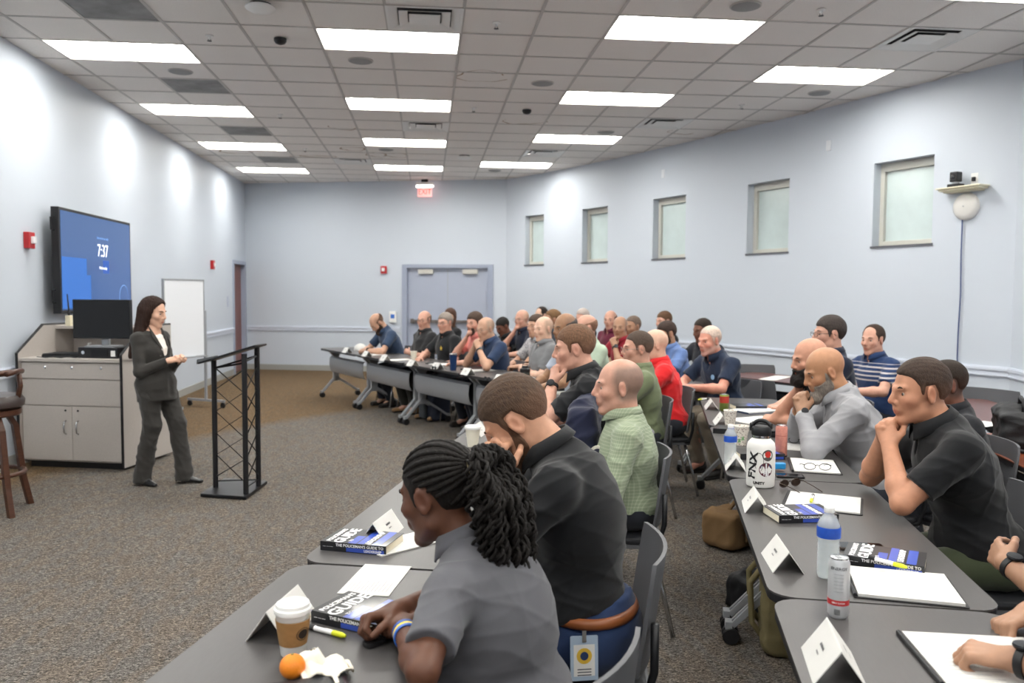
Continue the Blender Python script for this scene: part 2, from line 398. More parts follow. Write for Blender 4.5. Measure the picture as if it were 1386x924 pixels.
for k,(a,b) in enumerate(VENTS):
    o = proto if k == 0 else copy_tree(proto); o.location = (GX+a*TL, GY+b*TL, HC-.003)
    tag(o, 'square metal ceiling air vent with stepped louvres, '+vl[k], 'vent', 'square supply vents')
M_ret = mat('perforated_return','7f7e7d',.6,noise=(4,.35),bump=(300,.4))
def make_ret():
    root = empty('return_grille')
    MB().box(.01,TL-.01,.01,TL-.01,.004,.01).build('perforated_plate', M_ret, root)
    MB().box(0,TL,0,.015,0,.008).box(0,TL,TL-.015,TL,0,.008).box(0,.015,.015,TL-.015,0,.008).box(TL-.015,TL,.015,TL-.015,0,.008).build('frame', M_grid, root)
    return root
proto = make_ret()
for k,(a,b) in enumerate(RETS):
    o = proto if k == 0 else copy_tree(proto); o.location = (GX+a*TL, GY+b*TL, HC-.001)
    tag(o, 'dusty grey perforated return air panel, %s along the left ceiling edge'%['nearest','second','third','farthest'][k], 'vent', 'return air panels')
M_spk = mat('speaker_grille','8e8e8d',.6,bump=(400,.3))
sl = ['under the nearest second column light','behind the nearest left wall light','in the middle near the third column','near the curved wall behind the right light','at the top edge near the third column','by the short far column','above the far vent','farthest before the far wall']
pr = None
for k,(a,b) in enumerate([(4.5,.55),(1.5,1.55),(7.5,1.55),(12.5,1.6),(9.5,-2.5),(9.5,5.6),(4.5,8.5),(7.5,11.6)]):
    if pr is None:
        pr = empty('ceiling_speaker'); MB().lathe([(.12,.012),(.12,.003),(.112,0)],24).build('rim', M_grid, pr, smooth=.5)
        MB().lathe([(.108,.004),(.108,-.002),(.09,-.006)],24).build('grille', M_spk, pr, smooth=.5)
    o = pr if k == 0 else copy_tree(pr)
    o.location = (GX+a*TL, GY+b*TL, HC-.003); tag(o, 'round grey ceiling speaker '+sl[k], 'speaker', 'round ceiling speakers')
def dome(a,b,ring,label,r=.055):
    o = empty('ceiling_sensor',(GX+a*TL,GY+b*TL,HC),0,label,'sensor')
    MB().lathe([(r,0),(r,-.02),(r*.75,-.04),(r*.3,-.05)],18).build('dark_housing', M_black, o, smooth=.6)
    if ring: MB().lathe([(r*1.3,-.018),(r*1.35,-.03),(r*1.0,-.05),(r*.5,-.055)],22).build('white_ring', M_white, o, smooth=.6)
dome(3.45,-1.85,True,'black and white dome sensor on the ceiling, top left',.085)
dome(3.45,-.45,False,'small black ceiling dome sensor below the white ringed one')
dome(7.48,3.6,False,'small black ceiling dome sensor in the middle of the room')
dome(6.5,9.1,True,'black and white dome sensor near the exit sign',.085)
pr = None; spl = ['near the first left column light','right of the nearest vent','at the top right','between left lights','in the middle','near the curved wall','far left']
for k,(a,b) in enumerate([(2.48,-.48),(6.45,-1.5),(10.49,-2.5),(2.56,4.65),(6.43,3.55),(11.48,2.65),(2.48,8.6)]):
    if pr is None:
        pr = empty('sprinkler_head'); MB().lathe([(.035,0),(.035,-.006),(.012,-.012),(.01,-.03)],12).build('escutcheon', M_white, pr, smooth=.6)
        MB().lathe([(.02,-.045),(.02,-.048)],10).tube([(.01,0,-.03),(.012,0,-.046)],.002,5).tube([(-.01,0,-.03),(-.012,0,-.046)],.002,5).build('deflector', M_blackm, pr)
    o = pr if k == 0 else copy_tree(pr); o.location = (GX+a*TL, GY+b*TL, HC)
    tag(o, 'small ceiling sprinkler head '+spl[k], 'sprinkler', 'sprinkler heads')
# exit sign
ex = empty('exit_sign', (GX+5.45*TL,GY+13.78*TL,HC), math.atan2(fd.y,fd.x), 'glowing red EXIT sign hanging from the ceiling before the far wall', 'exit sign')
MB().box(-.06,.06,-.03,.03,-.05,0).build('canopy', M_black, ex)
MB().box(-.17,.17,-.025,.025,-.10,-.05).build('housing', M_white, ex, bevel=.004); MB().box(-.17,.17,-.012,.012,-.15,-.11).build('lamp_bar', mat('sign_lamp','ffffff',.5,emit=('fff4f0',2)), ex)
MB().box(-.14,.14,-.006,.006,-.33,-.15).build('lit_panel', mat('exit_red','f0b8b4',.3,emit=('ff9a94',.55)), ex)
text('lettering','EXIT',.15,mat('exit_letter','d83028',.4,emit=('ff3020',1.2)),ex,(0,-.009,-.24),(R(90),0,0),sx=.85)
# ---------------- training tables ----------------
TH = .74
def make_table(lam, paint, L=1.49, D=.6):
    root = empty('training_table')
    MB().prism(rrect(-L/2,L/2,-D/2,D/2,.075), TH-.006, TH).build('tabletop', lam, root)
    MB().prism(rrect(-L/2+.001,L/2-.001,-D/2+.001,D/2-.001,.074), TH-.028, TH-.006).build('edge_band', M_edge, root)
    # modesty panel: shallow curved shelf-like sheet hung between the legs near the front
    m = MB(); prof = [(.14,.625),(.165,.60),(.175,.51),(.165,.44),(.14,.39),(.10,.375)]
    vs = []; x0, x1 = -L/2+.075, L/2-.075
    for y,z in prof: vs += [(x0,y,z),(x1,y,z)]
    for y,z in prof: vs += [(x0,y-.008,z),(x1,y-.008,z)]
    n = len(prof); fs = []
    for i in range(n-1):
        fs.append((2*i,2*i+1,2*i+3,2*i+2)); k = 2*n; fs.append((k+2*i,k+2*i+2,k+2*i+3,k+2*i+1))
    fs += [(0,2*n,2*n+1,1),(2*n-2,2*n-1,4*n-1,4*n-2)]
    m.add(vs, fs); m.build('modesty_panel', paint, root, smooth=.5)
    for s in (-1,1):
        x = s*(L/2-.06); w = .022
        leg = MB()
        leg.box(x-w,x+w,-.02,.19,TH-.05,TH-.028)                       # top flare
        leg.add([(x-w,-.01,.66),(x+w,-.01,.66),(x+w,.20,.71),(x-w,.20,.71),(x-w,.0,.71),(x+w,.0,.71)],[(0,1,3,2),(0,4,5,1),(4,2,3,5),(0,2,4),(1,5,3)]) if False else None
        leg.prism([(.02,-w),(.11,-w),(.11,w),(.02,w)], .24, .66, T(x,0,0) @ Matrix(((0,1,0,0),(1,0,0,0),(0,0,1,0),(0,0,0,1))))
        leg.add([(x-w,.02,.62),(x+w,.02,.62),(x+w,.11,.62),(x-w,.11,.62),(x-w,-.05,.71),(x+w,-.05,.71),(x+w,.20,.71),(x-w,.20,.71)],
                [(0,1,2,3),(4,7,6,5),(0,4,5,1),(1,5,6,2),(2,6,7,3),(3,7,4,0)])
        lg = leg.build('leg', paint, root, bevel=.005)
        for fy in (1,-1):
            ft = MB(); y0 = .075 if fy > 0 else .055; ye = .275*fy; w2 = .008
            for o_ in (-.017,.017):
                a = Vector((x+o_, y0, .30)); b = Vector((x+o_, ye, .085))
                for (p,q) in ((a,b),):
                    d = (q-p).normalized(); nrm = Vector((0,-d.z,d.y)); hh = .016
                    ft.add([p+Vector((-w2,0,0))-nrm*hh,p+Vector((w2,0,0))-nrm*hh,q+Vector((w2,0,0))-nrm*hh*.8,q+Vector((-w2,0,0))-nrm*hh*.8,
                            p+Vector((-w2,0,0))+nrm*hh,p+Vector((w2,0,0))+nrm*hh,q+Vector((w2,0,0))+nrm*hh*.8,q+Vector((-w2,0,0))+nrm*hh*.8],
                           [(0,1,2,3),(4,7,6,5),(0,4,5,1),(1,5,6,2),(2,6,7,3),(3,7,4,0)])
            ft.box(x-.026,x+.026,min(ye,ye+.03*fy),max(ye,ye+.03*fy),.068,.104)
            ft.box(x-.026,x+.026,y0-.03,y0+.03,.25,.32)
            ft.build('foot', paint, root, bevel=.003)
            cs = MB(); yc = ye+.005*fy
            for o_ in (-.02,.02): cs.lathe([(.012,-.011),(.034,-.011),(.038,-.006),(.038,.006),(.034,.011),(.012,.011)],16, T(x+o_,yc,.038) @ Matrix.Rotation(R(90),4,'Y'))
            cs.lathe([(.008,0),(.008,.03)],8,T(x,yc,.04)); cs.box(x-.012,x+.012,yc-.03,yc+.03,.045,.072)
            cs.build('caster', M_black, root, smooth=.5)
    return root
def vang(d): return math.atan2(d[1], d[0])
TABLES = {}
proto = None
def add_table(key, a, b, n, label, group='grey rolling training tables', pr=[None]):
    """a,b: front-edge ends; n: unit vector from front edge to the seats"""
    global proto
    if proto is None: proto = o = make_table(M_lam, M_silver)
    else: o = copy_tree(proto)
    a = Vector(a); b = Vector(b); c = (a+b)/2+Vector(n)*.3
    o.location = (c.x, c.y, 0)
    # local +y points to the front (away from the seats)
    f = -Vector(n); o.rotation_euler = (0,0,math.atan2(-f.x, f.y))
    tag(o, label, 'table', group); TABLES[key] = (a, b, Vector(n)); return o
def chain(p0, d, n, k0, step=1.505): return [((p0+d*(i*step)), (p0+d*((i+1)*step-.015))) for i in range(k0)]
di = Vector((.2554,.9668)); ni = Vector((.9668,-.2554))
pi_ = Vector((-.6,1.77))-di*((1.77-1.09)/.9668)
lab = ['grey rolling table nearest the camera, under the paper coffee cup and the orange','grey rolling table with a book and folded card, second from the camera on the left','grey rolling table before the person in the green plaid shirt','grey rolling table at the inner row bend, before the black watch wearer']
for i,(a,b) in enumerate(chain(pi_,di,ni,4)): add_table('T%d'%(i+1), a, b, ni, lab[i])
df = Vector((.4375,-.8992)); nf = Vector((.8992,.4375)); pf = Vector((-1.62,12.55))
lab = ['grey rolling table farthest left, before the bowed person in navy','grey rolling table under the pale paper cup, second from the far left end','grey rolling table under the navy tumbler, third from the far left end','grey rolling table under the dark shaker bottle, before the bald person in grey']
for i,(a,b) in enumerate(chain(pf,df,nf,4)): add_table('D%d'%(i+1), a, b, nf, lab[i])
dr = Vector((.2803,.9599)); nr = Vector((.9599,-.2803)); pr_ = Vector((.945,2.14))-dr*1.5
lab = ['grey rolling table at the bottom right corner, under the large folded card','grey rolling table on the right before the large person in the black shirt','grey rolling table on the right under the white sticker-covered bottle','grey rolling table on the right under the patterned paper cups, farthest of its row']
for i,(a,b) in enumerate(chain(pr_,dr,nr,4,1.5)): add_table('R%d'%(i+1), a, b, nr, lab[i])
pn = Vector((2.25,6.93)); 
lab = ['grey rolling table before the red-faced person in the navy polo','grey rolling table before the person in the maroon shirt','grey rolling table near the double doors, before the glasses wearer in dark navy']
for i in range(3): add_table('N%d'%(i+1), pn-df*(i*1.505+1.49), pn-df*(i*1.505), nf, lab[i])
# brown tables of the back row
M_brown = mat('mahogany_laminate','5e3a36',.3,spec=.5,noise=(6,.12,(1,8,1))); M_brown2 = mat('cherry_laminate','7a3f26',.28,spec=.5,noise=(6,.12,(1,8,1)))
bt = make_table(M_brown, M_blackm); 
def place(o, c, f, label, cat, group=None):
    o.location = (c[0],c[1],0); o.rotation_euler = (0,0,math.atan2(-f[0], f[1])); return tag(o, label, cat, group)
place(bt, (3.62,7.75), Vector((-.899,-.4375)), 'reddish brown table by the curved wall with white papers, behind the empty grey chairs', 'table', 'brown tables of the back row')
bt2 = copy_tree(bt); c = Vector((3.52,4.95))+dr*.72+nr*.3; place(bt2, c, -nr, 'brown table by the curved wall under the folded sheet and the striped shirt person', 'table', 'brown tables of the back row')
bt3 = make_table(M_brown2, M_blackm); c = Vector((3.02,4.1))-dr*.745+nr*.3+dr*.62; place(bt3, c, -nr, 'orange-brown table at the right edge, under the black camera bag', 'table', 'brown tables of the back row')
# ---------------- chairs ----------------
def make_chair():
    root = empty('stacking_chair')      # faces local +y
    m = MB(); n = 10; w = .235
    rows = [(-.205,.50,.93),(-.218,.60,1.0),(-.232,.70,1.0),(-.245,.79,.98),(-.250,.825,.93)]
    for side, off in ((0,0),(1,.012)):
        pass
    vs = []; fs = []
    for (y,z,k) in rows:
        for i in range(n+1):
            u = -1+2*i/n; vs.append((u*w*k, y+.045*u*u, z-(.012*u*u if z > .85 else 0)))
    N = len(vs); vs += [(x,y-.012,z) for x,y,z in vs]
    for r_ in range(len(rows)-1):
        for i in range(n):
            a = r_*(n+1)+i; fs.append((a,a+n+1,a+n+2,a+1)); fs.append((N+a,N+a+1,N+a+n+2,N+a+n+1))
    for i in range(n):
        fs.append((i,i+1,N+i+1,N+i)); a = (len(rows)-1)*(n+1)+i; fs.append((a+1,a,N+a,N+a+1))
    for r_ in range(len(rows)-1):
        a = r_*(n+1); fs.append((a,N+a,N+a+n+1,a+n+1)); a += n; fs.append((a,a+n+1,N+a+n+1,N+a))
    m.add(vs, fs); m.build('backrest', M_shell, root, smooth=.7)
    MB().box(-.003,.003,-.302,-.268,.55,.86).build('back_seam', M_black, root) if False else None
    s = MB().prism(rrect(-.23,.23,-.20,.22,.07,4), .425, .455).build('seat', M_seat, root, bevel=.012, smooth=.6)
    MB().prism(rrect(-.225,.225,-.21,.21,.07,4), .405, .425).build('seat_shell', M_shell, root)
    for sx in (-1,1):
        MB().tube([(sx*.19,.16,.41),(sx*.225,.20,.22),(sx*.25,.24,.012)], .011, 8).build('leg', M_chrome, root, smooth=True)
        MB().tube([(sx*.19,-.16,.41),(sx*.225,-.21,.22),(sx*.25,-.26,.012)], .011, 8).build('leg', M_chrome, root, smooth=True)
        MB().tube([(sx*.2,-.10,.405),(sx*.215,-.19,.43),(sx*.215,-.215,.52),(sx*.218,-.215,.66)], .012, 8).build('back_support', M_blackm, root, smooth=True)
    return root
CHAIR = [None]
def add_chair(x, y, ang, label, group='grey stacking chairs', tilt=0):
    if CHAIR[0] is None: CHAIR[0] = o = make_chair()
    else: o = copy_tree(CHAIR[0])
    o.location = (x,y,0); o.rotation_euler = (0,0,ang); return tag(o, label, 'chair', group)
# ---------------- presenter's corner ----------------
M_cab = mat('taupe_laminate','b3aca6',.5,noise=(180,.06)); M_gap = mat('dark_reveal','3a3836',.8)
A = Vector((-3.62,7.66,0)); cab = empty('av_cabinet', A, R(-15)*.0+math.atan2(-.25,1.0), 'taupe laminate media cabinet with drawers, doors and a raised back, behind the presenter', 'cabinet')
W, DP, HT = 1.02, .75, .98
MB().box(.02,W-.02,.03,DP,.06,HT-.03).build('body', M_cab, cab)
MB().box(.06,W-.06,.06,DP-.02,0,.06).build('toe_kick', M_black, cab)
MB().box(.0,W,-.01,DP*.6,HT-.03,HT).build('counter', M_cab, cab, bevel=.004)
for s,x in ((0,0),(1,W-.02)):
    sp = MB(); pr_poly = [(-.02,0.03),(DP,.03),(DP,1.26),(.32,1.26),(-.02,1.02)]
    Kx = Matrix(((0,0,1,x),(1,0,0,0),(0,1,0,0),(0,0,0,1)))
    sp.prism(pr_poly, 0, .02, Kx); e = sp.build('side_panel', M_cab, cab)
    MB().tube([(x+.01,-.022,.03),(x+.01,-.022,1.02),(x+.01,.31,1.262),(x+.01,DP,1.262)], .013, 6).build('edge_trim', M_black, e)
MB().box(.02,W-.02,DP-.03,DP,HT,1.25).build('back_panel', M_cab, cab)
MB().box(.02,W-.02,DP-.28,DP-.03,1.22,1.245).build('shelf', M_cab, cab)
def front(name, x0,x1,z0,z1):
    return MB().box(x0,x1,.008,.03,z0,z1).build(name, M_cab, cab, bevel=.003)
dr1 = front('drawer',.03,W-.03,.80,.94); 
for x in (.26,.52,.8): MB().lathe([(.011,0),(.013,.004),(.009,.008)],12,T(x,.008,.90) @ Matrix.Rotation(R(90),4,'X')).build('lock', M_chrome, dr1)
dr2 = front('drawer',.03,W-.03,.565,.792)
for x0,x1,hx in ((.03,W/2-.002,W/2-.06),(W/2+.002,W-.03,W/2+.06)):
    d = front('door',x0,x1,.075,.557)
    MB().tube([(hx,.008,.31),(hx,-.018,.325),(hx,-.024,.37),(hx,-.018,.415),(hx,.008,.43)], .006, 8).build('handle', M_chrome, d, smooth=True)
    MB().lathe([(.009,0),(.01,.004)],10,T(hx,.008,.52) @ Matrix.Rotation(R(90),4,'X')).build('lock', M_blackm, d)
CM = cab.matrix_basis.copy() if False else T(*A) @ rotz(math.atan2(-.25,1.0))
def cabpt(x,y,z): v = CM @ Vector((x,y,z)); return (v.x,v.y,v.z)
crz = math.atan2(-.25,1.0)
# computer, monitor, laptop, bottles on the cabinet
pc = empty('desktop_computer', cabpt(.72,.22,HT), crz, 'flat black desktop computer under the monitor', 'computer')
MB().box(-.19,.19,-.14,.15,0,.095).build('case', M_black, pc, bevel=.004)
MB().box(-.06,.1,-.144,-.139,.02,.08).build('front_grille', M_blackm, pc); MB().box(.13,.17,-.145,-.139,.02,.07).build('sticker', M_white, pc)
MB().lathe([(.016,0),(.016,.003)],14,T(-.14,-.14,.05) @ Matrix.Rotation(R(90),4,'X')).build('power_button', M_chrome, pc)
mo = empty('monitor', cabpt(.70,.20,HT+.095), crz+R(3), 'black widescreen monitor, switched off, standing on the cabinet', 'monitor')
MB().prism(rrect(-.14,.14,-.09,.1,.03), 0, .012).build('base', M_silver, mo); MB().box(-.035,.035,.02,.05,.012,.2).build('stand', M_silver, mo, bevel=.004)
MB().box(-.27,.27,-.03,.01,.075,.425).build('bezel', M_black, mo, bevel=.004); MB().box(-.26,.26,-.032,-.03,.09,.415).build('screen', mat('screen_off','0e0f12',.25,spec=.5), mo)
lp = empty('laptop', cabpt(.34,.20,HT), crz+.2, 'closed black laptop on the left of the cabinet', 'laptop'); MB().box(-.17,.17,-.12,.12,.002,.026).build('base', M_black, lp, bevel=.004); MB().box(-.165,.165,-.117,.117,.027,.037).build('lid', M_blackm, lp, bevel=.003)
cb = MB().tube([(x*.2,.02*math.sin(x*9),.004+.01*abs(math.sin(x*5))) for x in [i/12 for i in range(-12,13)]],.004,6).build('cable', M_black, loc=cabpt(.40,.035,HT)); tag(cb,'black cable lying along the front of the cabinet top','cable')
def bottle_small(loc, label, name='spray_bottle'):
    o = empty(name, loc, 0, label, 'bottle')
    MB().lathe([(.02,0),(.022,.01),(.022,.07),(.008,.085)],14).build('body', mat('clear_plastic_w','dfe3e4',.25), o, smooth=.6)
    MB().lathe([(.009,.085),(.011,.09),(.011,.105),(.004,.11)],12).box(-.004,.022,-.005,.005,.108,.118).build('pump', M_white, o)
bottle_small(cabpt(.42,.38,HT), 'small clear pump bottle on the cabinet behind the laptop')
an = empty('wireless_receiver', cabpt(.14,.5,1.245), crz, 'cream box with a black antenna on the cabinet shelf', 'receiver')
MB().box(-.025,.025,-.02,.02,0,.1).build('case', mat('cream_plastic','d9d0b4',.5), an, bevel=.004); MB().tube([(0,0,.1),(0,0,.16),(-.012,.0,.3)],[.012,.008,.005],8).build('antenna', M_black, an)
# wall display
tv = empty('wall_display', (LX,9.5,1.88), R(90), 'large wall-mounted display showing a blue lock screen with the time 7:37', 'display')
TVX = .17                                             # stand-off
y0 = atx(79,279,LX+TVX).y; y1 = atx(176,302,LX+TVX).y; tz1 = atx(79,279,LX+TVX).z; tz0 = atx(75,425,LX+TVX).z
tv.location = (LX, (y0+y1)/2, (tz0+tz1)/2); tv.rotation_euler = (0,0,R(90)); tw = (y1-y0)/2; th = (tz1-tz0)/2
# local x -> world +y, local y -> world -x
MB().box(-tw,tw,-TVX,-TVX+.075,-th,th).build('bezel', M_black, tv, bevel=.006)
tvs = bpy.data.materials.new('lock_screen'); tvs.use_nodes = True; nt = tvs.node_tree; b = nt.nodes['Principled BSDF']
tcn = nt.nodes.new('ShaderNodeTexCoord'); sx = nt.nodes.new('ShaderNodeSeparateXYZ'); nt.links.new(tcn.outputs['Object'], sx.inputs[0])
mr = nt.nodes.new('ShaderNodeMapRange'); mr.inputs[1].default_value = -.6; mr.inputs[2].default_value = .6; nt.links.new(sx.outputs['Z'], mr.inputs[0])
rp = nt.nodes.new('ShaderNodeValToRGB'); rp.color_ramp.elements[0].color = srgb('2a5fa8'); rp.color_ramp.elements[1].color = srgb('4a6fa8'); nt.links.new(mr.outputs[0], rp.inputs[0])
nt.links.new(rp.outputs[0], b.inputs['Emission Color']); b.inputs['Emission Strength'].default_value = .40; b.inputs['Base Color'].default_value = srgb('101a2c'); b.inputs['Roughness'].default_value = .12
MB().box(-tw+.03,tw-.03,-TVX-.002,-TVX,-th+.035,th-.03).build('screen', tvs, tv)
M_glow = mat('screen_white','ffffff',.5,emit=('e8f0ff',.6)); M_logo = mat('screen_blue_light','6f9bd8',.5,emit=('7fa6de',.32)); M_blk = mat('screen_blue_dark','2c5ca8',.5,emit=('2460a8',.36)); M_nv=mat('screen_navy','1c4a9c',.5,emit=('1f4b9a',.3))
text('clock_digits','7:37',.19,M_glow,tv,(.10,-TVX-.004,th-.38),(R(90),0,0),sx=.9)
text('date_line','Wednesday',.045,M_glow,tv,(.10,-TVX-.004,th-.56),(R(90),0,0))
text('notice_line','Authorized use only',.038,M_logo,tv,(.10,-TVX-.004,th-.24),(R(90),0,0))
MB().box(-tw+.035,-tw+.62,-TVX-.003,-TVX-.002,-.13,.04).box(-tw+.035,-tw+.72,-TVX-.0028,-TVX-.0022,-th+.05,-.13).build('screen_window', M_blk, tv)
MB().box(.1,.27,-TVX-.003,-TVX-.002,-.10,.04).build('screen_icon', M_nv, tv)
lg = MB().lathe([(.14,0),(.135,.001)],28,T(.70,-TVX-.003,-.36) @ Matrix.Rotation(R(90),4,'X'),cap=False).build('screen_ring', M_logo, tv)
MB().box(-.5,.5,-TVX+.075,-.02,-.06,.06).box(-.5,-.42,-.02,0,-.3,.3).box(.42,.5,-.02,0,-.3,.3).build('wall_bracket', M_blackm, tv)
for z in (.35,-.35): MB().tube([(-tw,-TVX+.05,z+.06),(-tw-.045,-TVX+.055,z+.06),(-tw-.045,-TVX+.055,z-.06),(-tw,-TVX+.05,z-.06)],.009,6).build('side_handle', M_blackm, tv)
# fire alarms
M_red = mat('alarm_red','b5262a',.35)
def alarm(p, rz, label):
    o = empty('fire_alarm', p, rz, label, 'fire alarm')
    MB().box(-.06,.06,-.05,0,-.075,.075).build('housing', M_red, o, bevel=.006)
    MB().box(-.03,.03,-.08,-.05,-.03,.035).build('strobe', mat('strobe_lens','e8e8ea',.15,spec=.7), o, bevel=.008)
alarm((LX,8.04,2.04), R(90), 'red fire alarm strobe on the left wall, left of the display')
alarm((LX,14.56,2.04), R(90), 'red fire alarm strobe on the left wall beyond the whiteboard')
p = aty(520,365,16.51); alarm((p.x,16.515,p.z), math.atan2(fd.y,fd.x), 'red fire alarm strobe on the far wall left of the double doors')
p = aty(532,428,16.4); o = empty('wall_phone', (p.x,16.435,p.z), math.atan2(fd.y,fd.x), 'small white wall station with a blue panel beside the double doors', 'wall station')
MB().box(-.07,.07,-.04,0,-.12,.10).build('case', M_white, o, bevel=.008); MB().box(-.04,.04,-.043,-.04,-.04,.04).build('blue_panel', mat('blue_pan','3f6fc0',.4), o)
p = atx(309,408,LX+.01); o = MB().box(0,.012,-.06,.06,-.1,.1).build('wall_plate', mat('plate_grey','b8bfd0',.4), loc=(LX,p.y,p.z)); tag(o,'pale rectangular plate on the left wall beside the brown door','wall plate')
# whiteboard on a stand
wa = atz(275,524,0); wbx0, wbx1 = aty(221,381,11.2), aty(273,384,11.9)
o = empty('whiteboard', (-2.75,11.0,0), 0, 'rolling whiteboard in a silver frame by the left wall', 'whiteboard')
a = aty(221,381,10.9); b = aty(274,384,11.5); zt = 1.72
a = Vector((a.x,a.y,0)); b = Vector((b.x,b.y,0)); c = (a+b)/2; o.location = c; d = (b-a); Lw = d.length/2; o.rotation_euler = (0,0,math.atan2(d.y,d.x))
MB().box(-Lw,Lw,-.012,.012,.72,zt).build('board', mat('whiteboard_enamel','e6e9ee',.18,spec=.6), o)
MB().box(-Lw-.012,Lw+.012,-.018,.018,zt,zt+.02).box(-Lw-.012,Lw+.012,-.018,.018,.70,.72).box(-Lw-.014,-Lw,-.018,.018,.70,zt+.02).box(Lw,Lw+.014,-.018,.018,.70,zt+.02).build('frame', M_silver, o)
MB().box(-Lw,Lw,-.08,-.018,.70,.712).build('marker_tray', M_silver, o)
for s in (-1,1):
    q = MB().box(s*(Lw+.035)-.014,s*(Lw+.035)+.014,-.014,.014,.1,1.32).box(s*(Lw+.035)-.016,s*(Lw+.035)+.016,-.32,.32,.08,.11); q.box(min(s*(Lw),s*(Lw+.05)),max(s*(Lw),s*(Lw+.05)),-.01,.01,.9,.93); q = q.build('upright', M_silver, o)
    for yy in (-.29,.29): MB().lathe([(.006,-.012),(.036,-.012),(.04,0),(.036,.012),(.006,.012)],14,T(s*(Lw+.035),yy,.04) @ Matrix.Rotation(R(90),4,'Y')).build('caster', M_black, q, smooth=.5)
# lectern: three-post truss
le = empty('lectern', (-1.53,6.62,0), 0, 'black metal truss lectern with a slanted top, in front of the presenter', 'lectern')
P3 = [Vector((*atz(292,659,.03).xy,0)), Vector((*atz(333,668,.03).xy,0)), Vector((*atz(350,657,.03).xy,0))]
L0 = Vector((-1.53,6.62,0))
bp_ = [Vector((*atz(x,y,.0).xy,0))-L0 for x,y in ((271,673),(333,677),(362,655),(304,651))]
MB().prism([(v.x,v.y) for v in bp_], .004, .03).build('base_plate', M_blackm, le, bevel=.006)
tops = [1.035,1.105,1.14]
P3l = [p-L0 for p in P3]
for p, z in zip(P3l, tops): MB().tube([p+Vector((0,0,.03)), p+Vector((0,0,z))], .021, 12).build('post', M_black, le, smooth=.6)
def zig(a, b, z0, z1, n, ph):
    pts = []
    for i in range(n+1):
        z = z0+(z1-z0)*i/n; q = a if (i+ph) % 2 == 0 else b
        pts.append(q.lerp(b if (i+ph) % 2 == 0 else a, .04)+Vector((0,0,z)))
    return pts
for (i,j) in ((0,1),(1,2),(0,2)):
    for ph in ((0,1) if (i,j) != (0,2) else ()): MB().tube(zig(P3l[i],P3l[j],.12,.98,5,ph), .005, 6).build('lacing_rod', M_blackm, le, smooth=True)
    MB().tube([P3l[i]+Vector((0,0,tops[i]-.06)),P3l[j]+Vector((0,0,tops[j]-.07))],.008,6).build('top_rail', M_blackm, le)
    if (i,j) != (0,1): MB().tube([P3l[i]+Vector((0,0,.08)),P3l[j]+Vector((0,0,.08))],.006,6).build('bottom_rail', M_blackm, le)
tp = [aty(268,490,6.42)-L0, aty(345,466.5,6.33)-L0, aty(361,464.5,6.8)-L0, aty(296,484,6.95)-L0]
m = MB(); m.add([tuple(v) for v in tp]+[(v.x,v.y,v.z-.016) for v in tp], [(0,1,2,3),(7,6,5,4),(0,4,5,1),(1,5,6,2),(2,6,7,3),(3,7,4,0)]); m.build('slanted_top', M_blackm, le, bevel=.003)
m = MB(); e = [(tp[0]+Vector((0,0,.0))), tp[3]]; d = (tp[3]-tp[0]); 
m.add([tp[0],tp[3],tp[3]+Vector((-.008,0,.02)),tp[0]+Vector((-.008,0,.02)),tp[0]+Vector((-.012,0,-.016)),tp[3]+Vector((-.012,0,-.016))],[(0,1,2,3),(0,4,5,1),(3,2,5,4)]); m.build('book_stop', M_blackm, le)
# bar stool at the left edge
M_wood = mat('dark_walnut','4a2d20',.35,noise=(10,.2,(1,1,10))); M_leather = mat('dark_brown_leather','3a302e',.35,coat=.2,bump=(60,.2))
SL = Vector((-3.10,6.10,0)); st = empty('bar_stool', SL, R(8), 'dark wooden bar stool with a brown leather seat at the left edge', 'stool')
MB().lathe([(.02,.735),(.2,.735),(.235,.76),(.24,.80),(.215,.835),(.1,.85),(.0,.852)],28).build('seat_cushion', M_leather, st, smooth=.8)
MB().lathe([(.205,.69),(.215,.70),(.215,.735),(.20,.736)],28).build('seat_ring', M_wood, st, smooth=.6)
for k in range(4):
    a = R(45+90*k); c, s_ = math.cos(a), math.sin(a)
    m = MB(); pts = [(.14,.69),(.19,.60),(.215,.40),(.24,.2),(.285,.0)]
    vs = []; 
    for r_, z in pts:
        for (dr_, dt) in ((-.02,-.02),(.02,-.02),(.02,.02),(-.02,.02)): vs.append(((r_+dr_)*c-dt*s_, (r_+dr_)*s_+dt*c, z))
    fs = [(0,1,2,3),(19,18,17,16)]
    for i in range(4):
        for j in range(4): fs.append((i*4+j, (i+1)*4+j, (i+1)*4+(j+1)%4, i*4+(j+1)%4))
    m.add(vs, fs); m.build('leg', M_wood, st, bevel=.004)
ring = [(.225*math.cos(R(a)), .225*math.sin(R(a)), .28) for a in range(0,360,15)]
MB().tube(ring,.016,8,closed=True).build('foot_ring', M_wood, st, smooth=True)
for s in (-1,1): MB().tube([(s*.2,-.03,.76),(s*.225,-.02,.9),(s*.215,-.02,1.0)],.018,8).tube([(s*.215,.05,1.0),(s*.215,-.1,1.005),(s*.2,-.2,1.0)],.02,8).build('armrest', M_wood, st, smooth=True)
MB().tube([(.2*math.sin(R(a)),-.23*math.cos(R(a)),1.0) for a in range(-70,75,10)],.022,8).tube([(0,-.2,.74),(0,-.23,1.0)],.018,8).build('back_rail', M_wood, st, smooth=True)
# camera shelf on the curved wall
q = atx(1305,256,0) if False else None
K5 = [K for n_,K,L_ in wins if n_ == 5][0]
a = Vector((5.18,8.02,0)); b = Vector((5.5,7.22,0)); d = (b-a).normalized(); rzs = math.atan2(d.y,d.x)
sc_ = a+d*.37
sh = empty('wall_shelf', (sc_.x,sc_.y,2.60), rzs, 'cream moulded wall shelf holding the conference camera', 'shelf')
